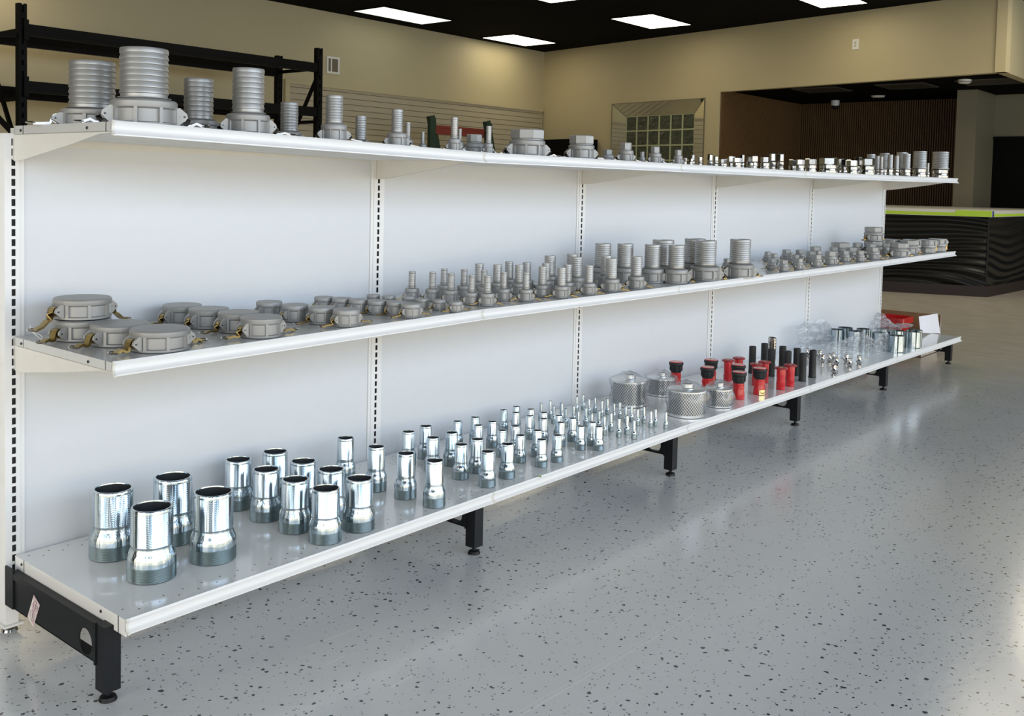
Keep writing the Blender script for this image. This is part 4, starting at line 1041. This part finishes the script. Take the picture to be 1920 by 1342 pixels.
def make_grip():
    R, H = .0186, .143; o = empty('rubber_grip'); q = MB()
    q.lathe([(R*.7, 0), (R*1.06, 0), (R*1.08, .003), (R*1.06, .008), (R, .010), (R*.985, H*.5), (R, H*.96), (R*.97, H), (R*.8, H), (R*.78, H*.9)], 28)
    q.build('sleeve', RUBBER, o, True, 35); q = MB(); q.lathe([(R*.78, H*.9), (R*.75, .01)], 20); q.build('bore', DARKIN, o); return o
GRP = [(1411.5,649,'leftmost'), (1434,643.5,'second from the left'), (1447,654,'third from the left, before the silver ribbed tube'), (1468,649,'fourth from the left'), (1477.7,658,'fifth from the left, half hidden'), (1495,653,'third from the right'), (1506,662,'second from the right, nearest the front'), (1524.6,656.5,'rightmost')]
for u, v, pos in GRP:
    x, y = from_top(u, v, ZB, .144); o = first_or_copy('grip', make_grip); y = min(y, -.03); o.location = (x, y, zs(ZB, x)+.001)
    tag(o, 'black rubber grip tube standing upright, %s' % pos, 'rubber grip', 'black rubber grips on the bottom shelf'); reg('b', o, .0202)
x, y = from_top(1448, 632.5, ZB, .172); y = min(y, -.035)
o = empty('ribbed_tube', (x, y, zs(ZB, x)+.001)); tag(o, 'silver ribbed tube standing behind the black rubber grips', 'tube')
q = MB(); q.lathe([(.020, 0), (.021, .05)] + [(r_, .05+.0085*i+dz) for i in range(14) for r_, dz in ((.0225, 0), (.0225, .005), (.0205, .0078))] + [(.021, .172), (.018, .172), (.018, .1)], 28); q.build('tube_body', STEEL, o, True, 35)
q = MB(); q.lathe([(.0235, 0), (.0235, .02), (.021, .022)], 28); q.build('threaded_end', ZINCT, o, True)

def make_sleeve():
    R, H = .0465, .103; o = empty('zinc_sleeve'); q = MB(); n = 40; vs = []
    prof = [(R, 0), (R, H), (R*.95, H), (R*.95, 0)]
    for r_, z_ in prof:
        for k in range(n+1):
            a = radians(4)+(2*pi-radians(8))*k/n; vs.append((r_*cos(a), r_*sin(a), z_))
    fs = []
    for i in range(4):
        j = (i+1) % 4
        for k in range(n): fs.append((i*(n+1)+k, i*(n+1)+k+1, j*(n+1)+k+1, j*(n+1)+k))
    q.add(vs, fs); q.build('split_sleeve', ZINC, o, True, 40); return o
SLV = [(1569,617.5,'leftmost, beside the upright clear bag'), (1585,614,'second from the left, at the back panel'), (1603,620.5,'third from the left, behind the crumpled bag'), (1620,616.5,'fourth from the left, at the back panel'), (1650,623.5,'behind the crumpled bag, middle of the group'),
       (1663,618.5,'behind, below the gathered plastic'), (1684,620,'covered by the gathered plastic'), (1681,629,'front one left of the last three'), (1703,624,'middle of the front three'), (1715,619,'rightmost, beside the white card')]
for u, v, pos in SLV:
    x, y = from_top(u, v, ZB, .103); o = first_or_copy('slv', make_sleeve); y = min(y, -.06)
    o.location = (x, y, zs(ZB, x)+.001); o.rotation_euler = (0, 0, face(x, y)-pi/2+random.uniform(-.2, .5)); tag(o, 'open zinc sleeve, %s' % pos, 'sleeve', 'zinc sleeves on the bottom shelf'); reg('b', o, .047)

# small chrome valves
def make_valve():
    o = empty('chrome_valve'); q = MB(); q.lathe([(.013, 0), (.013, .008), (.010, .012), (.016, .020), (.017, .028), (.012, .036), (.011, .044)], 20); q.build('valve_body', STEEL, o, True, 35)
    q = MB(); hexring(q, .0125, .044, .056, n=6); q.build('hexagon_end', STEEL, o)
    q = MB(); q.sweep([(.012, 0, .028), (.028, 0, .036), (.05, 0, .037)], [(-.005,-.0012),(.005,-.0012),(.005,.0012),(-.005,.0012)]); q.build('lever', STEEL, o)
    q = MB(); q.lathe([(.001, .0545), (.009, .0545)], 12); q.build('bore', DARKIN, o); return o
VLV = [(1514,654,'leftmost, by the back panel'), (1525,655,'second from the left, behind the last grip'), (1537,657,'third from the left'), (1542,665,'fourth from the left, nearer the front'), (1555,663.5,'fifth from the left'), (1563,661.5,'sixth, slightly behind its neighbours'),
       (1568,669,'before the sixth'), (1587,664,'behind the rightmost three'), (1593,672,'second from the right'), (1611,667,'rightmost, against the crumpled bag'), (1577,686,'nearest the shelf front')]
for i, (u, v, pos) in enumerate(VLV):
    x, y = from_top(u, v, ZB, .056); o = first_or_copy('vlv', make_valve); y = max(min(y, -.03), -.53); o.location = (x, y, zs(ZB, x)+.001); o.rotation_euler = (0, 0, i*1.3)
    tag(o, 'small chrome valve in plastic wrap, %s' % pos, 'valve', 'small chrome valves on the bottom shelf'); reg('b', o, .019)

settle()
# crumpled clear bags
def crumple(name, pts2, y0, depth, seed, label, mat=FILM2, nx=36, nz=26, lean=0, base=.002):
    """closed thin-film bag: front and rear sheet over an outline given in (x, z)"""
    rnd = random.Random(seed); ph = [rnd.uniform(0, 6.28) for _ in range(9)]; q = MB()
    def prof(s_):     # interpolate left/right/top outline: pts2 = list of (x, z_top)
        n_ = len(pts2)-1; f_ = s_*n_; i = min(int(f_), n_-1); t2 = f_-i
        t2 = t2*t2*(3-2*t2)
        return pts2[i][0]+(pts2[i+1][0]-pts2[i][0])*(f_-i), pts2[i][1]+(pts2[i+1][1]-pts2[i][1])*t2
    for side in (-1, 1):
        vs = []
        for i in range(nx+1):
            s_ = i/nx; x, zt_ = prof(s_); zb_ = zs(ZB, x)+base; zt_ = max(zt_, zb_+.004)
            for j in range(nz+1):
                t2 = j/nz; z = zb_+(zt_-zb_)*t2
                bul = depth*(1-t2**1.5)*min(1, 5*min(s_, 1-s_)+.12)
                w_ = .010*sin(9*s_*3+ph[0]+t2*7)+.007*sin(23*s_+ph[1]-t2*15)+.005*sin(41*s_+ph[2]+t2*31)+.004*sin(t2*47+s_*13+ph[3])
                xx = x+.006*sin(t2*19+ph[4]+s_*8)+.004*sin(t2*37+ph[5])
                y_ = y0 if not isinstance(y0, tuple) else y0[0]+(y0[1]-y0[0])*s_
                vs.append((xx, y_+side*(bul*.5+.003)+w_*.8+lean*t2, max(zb_, z+.005*sin(s_*31+ph[6])*t2)))
        q.add(vs, [(i*(nz+1)+j, (i+1)*(nz+1)+j, (i+1)*(nz+1)+j+1, i*(nz+1)+j+1) for i in range(nx) for j in range(nz)])
    o = q.build(name, mat, None, True, 180); tag(o, label, 'plastic bag', 'loose clear bags on the bottom shelf'); return o
def bagpts(L, y):
    out = []
    for u, v in L:
        P = hit(u, v, 1, y); out.append((P.x, P.z))
    return out
crumple('plastic_bag', bagpts([(1494,609), (1515,603), (1535,600), (1553,603), (1552,625)], -.09), -.09, .04, 1, 'upright empty clear bag standing against the far slotted upright')
_L = [(1550,652), (1563,640), (1582,638), (1602,627), (1614,622), (1627,629), (1642,636), (1660,657)]
crumple('plastic_bag', [bagpts([uv], -.27-.17*i_/7)[0] for i_, uv in enumerate(_L)], (-.27, -.44), .045, 2, 'large crumpled clear bag lying before the zinc sleeves')
crumple('plastic_bag', bagpts([(1640,650), (1652,630), (1661,620), (1668,640), (1672,650)], -.43), -.427, .015, 5, 'clear bag corner peaking left of the front zinc sleeve')
crumple('plastic_bag', bagpts([(1631,596), (1637,584), (1650,592), (1662,605), (1672,612), (1690,612), (1695,622)], -.33), -.36, .10, 9, 'gathered milky plastic bag draped over the rear zinc sleeves', base=.108)

# white card standing near the right end
cardp = [(1726, 624), (1763, 625), (1758, 587.7), (1723, 593.4)]
Pb = hit(1744, 625, 2, zs(ZB, 6.05)+.001); yb = Pb.y
q = MB(); fr_, bk_ = [], []
for u, v in cardp:
    P = hit(u, v, 1, yb if v > 610 else yb+.03); fr_.append(P); bk_.append(P+Vector((.0008, .0015, 0)))
zmin = min(p_.z for p_ in fr_)
q.add(fr_+bk_, [(0,1,2,3), (7,6,5,4), (0,4,5,1), (1,5,6,2), (2,6,7,3), (3,7,4,0)]); o = q.build('paper_card', PAPER); tag(o, 'blank white card propped upright near right end of bottom shelf', 'card')

# leaf
P = hit(1011, 894, 2, zs(ZB, 1.5)); q = MB(); q.add([(0,-.010,.001),(.006,-.004,.004),(.007,.004,.003),(0,.011,.002),(-.006,.004,.004),(-.006,-.004,.003),(0,0,.0015)], [(0,1,6),(1,2,6),(2,3,6),(3,4,6),(4,5,6),(5,0,6)])
o = q.build('leaf', LEAF); o.location = (P.x, P.y, zs(ZB, P.x)); tag(o, 'tiny yellow-green leaf scrap on the bottom shelf front', 'leaf')

# cardboard box on the floor behind the far end, with red bin
BX = empty('cardboard_box', (6.26, -.262, 0)); tag(BX, 'open brown cardboard box on floor past the far end of shelving', 'box')
q = MB(); q.cur = 1; q.box((0, 0, 0), (.45, .004, .09)); q.cur = 0; q.box((0, 0, 0), (.45, .62, .004)); q.box((.446, 0, .0), (.45, .62, .272)); q.box((0, .616, 0), (.45, .62, .272)); q.box((0, 0, 0), (.004, .62, .09))
q.build('box_walls', [BROWNC, BEIGEC], BX)
q = MB(); q.cur = 0; q.prism([(0, .272), (.0, .0), (.09, 0), (.03, .12), (.012, .272)], lambda p_, t2: (.45-p_[0], t2, p_[1]), .0, .004); q.build('side_flap', BEIGEC, BX)
RB = empty('red_bin', (6.50, .05, .006)); tag(RB, 'red plastic bin inside the cardboard box', 'bin')
q = MB()
def rr(hx, hy, z, rad=.03):
    out = []
    for cx, cy, a0 in ((hx-rad, hy-rad, 0), (-hx+rad, hy-rad, 90), (-hx+rad, -hy+rad, 180), (hx-rad, -hy+rad, 270)):
        for k in range(6): a = radians(a0+k*18); out.append((cx+rad*cos(a), cy+rad*sin(a), z))
    return out
lv = [rr(.10, .11, 0), rr(.115, .125, .20), rr(.13, .14, .20), rr(.13, .14, .245), rr(.115, .125, .245), rr(.095, .105, .01)]
vs = [p_ for l_ in lv for p_ in l_]; n_ = len(lv[0])
q.add(vs, [(i*n_+k, i*n_+(k+1) % n_, (i+1)*n_+(k+1) % n_, (i+1)*n_+k) for i in range(5) for k in range(n_)] + [tuple(range(n_))[::-1], tuple(5*n_+k for k in range(n_))])
q.build('bin_shell', RED, RB, True, 35)
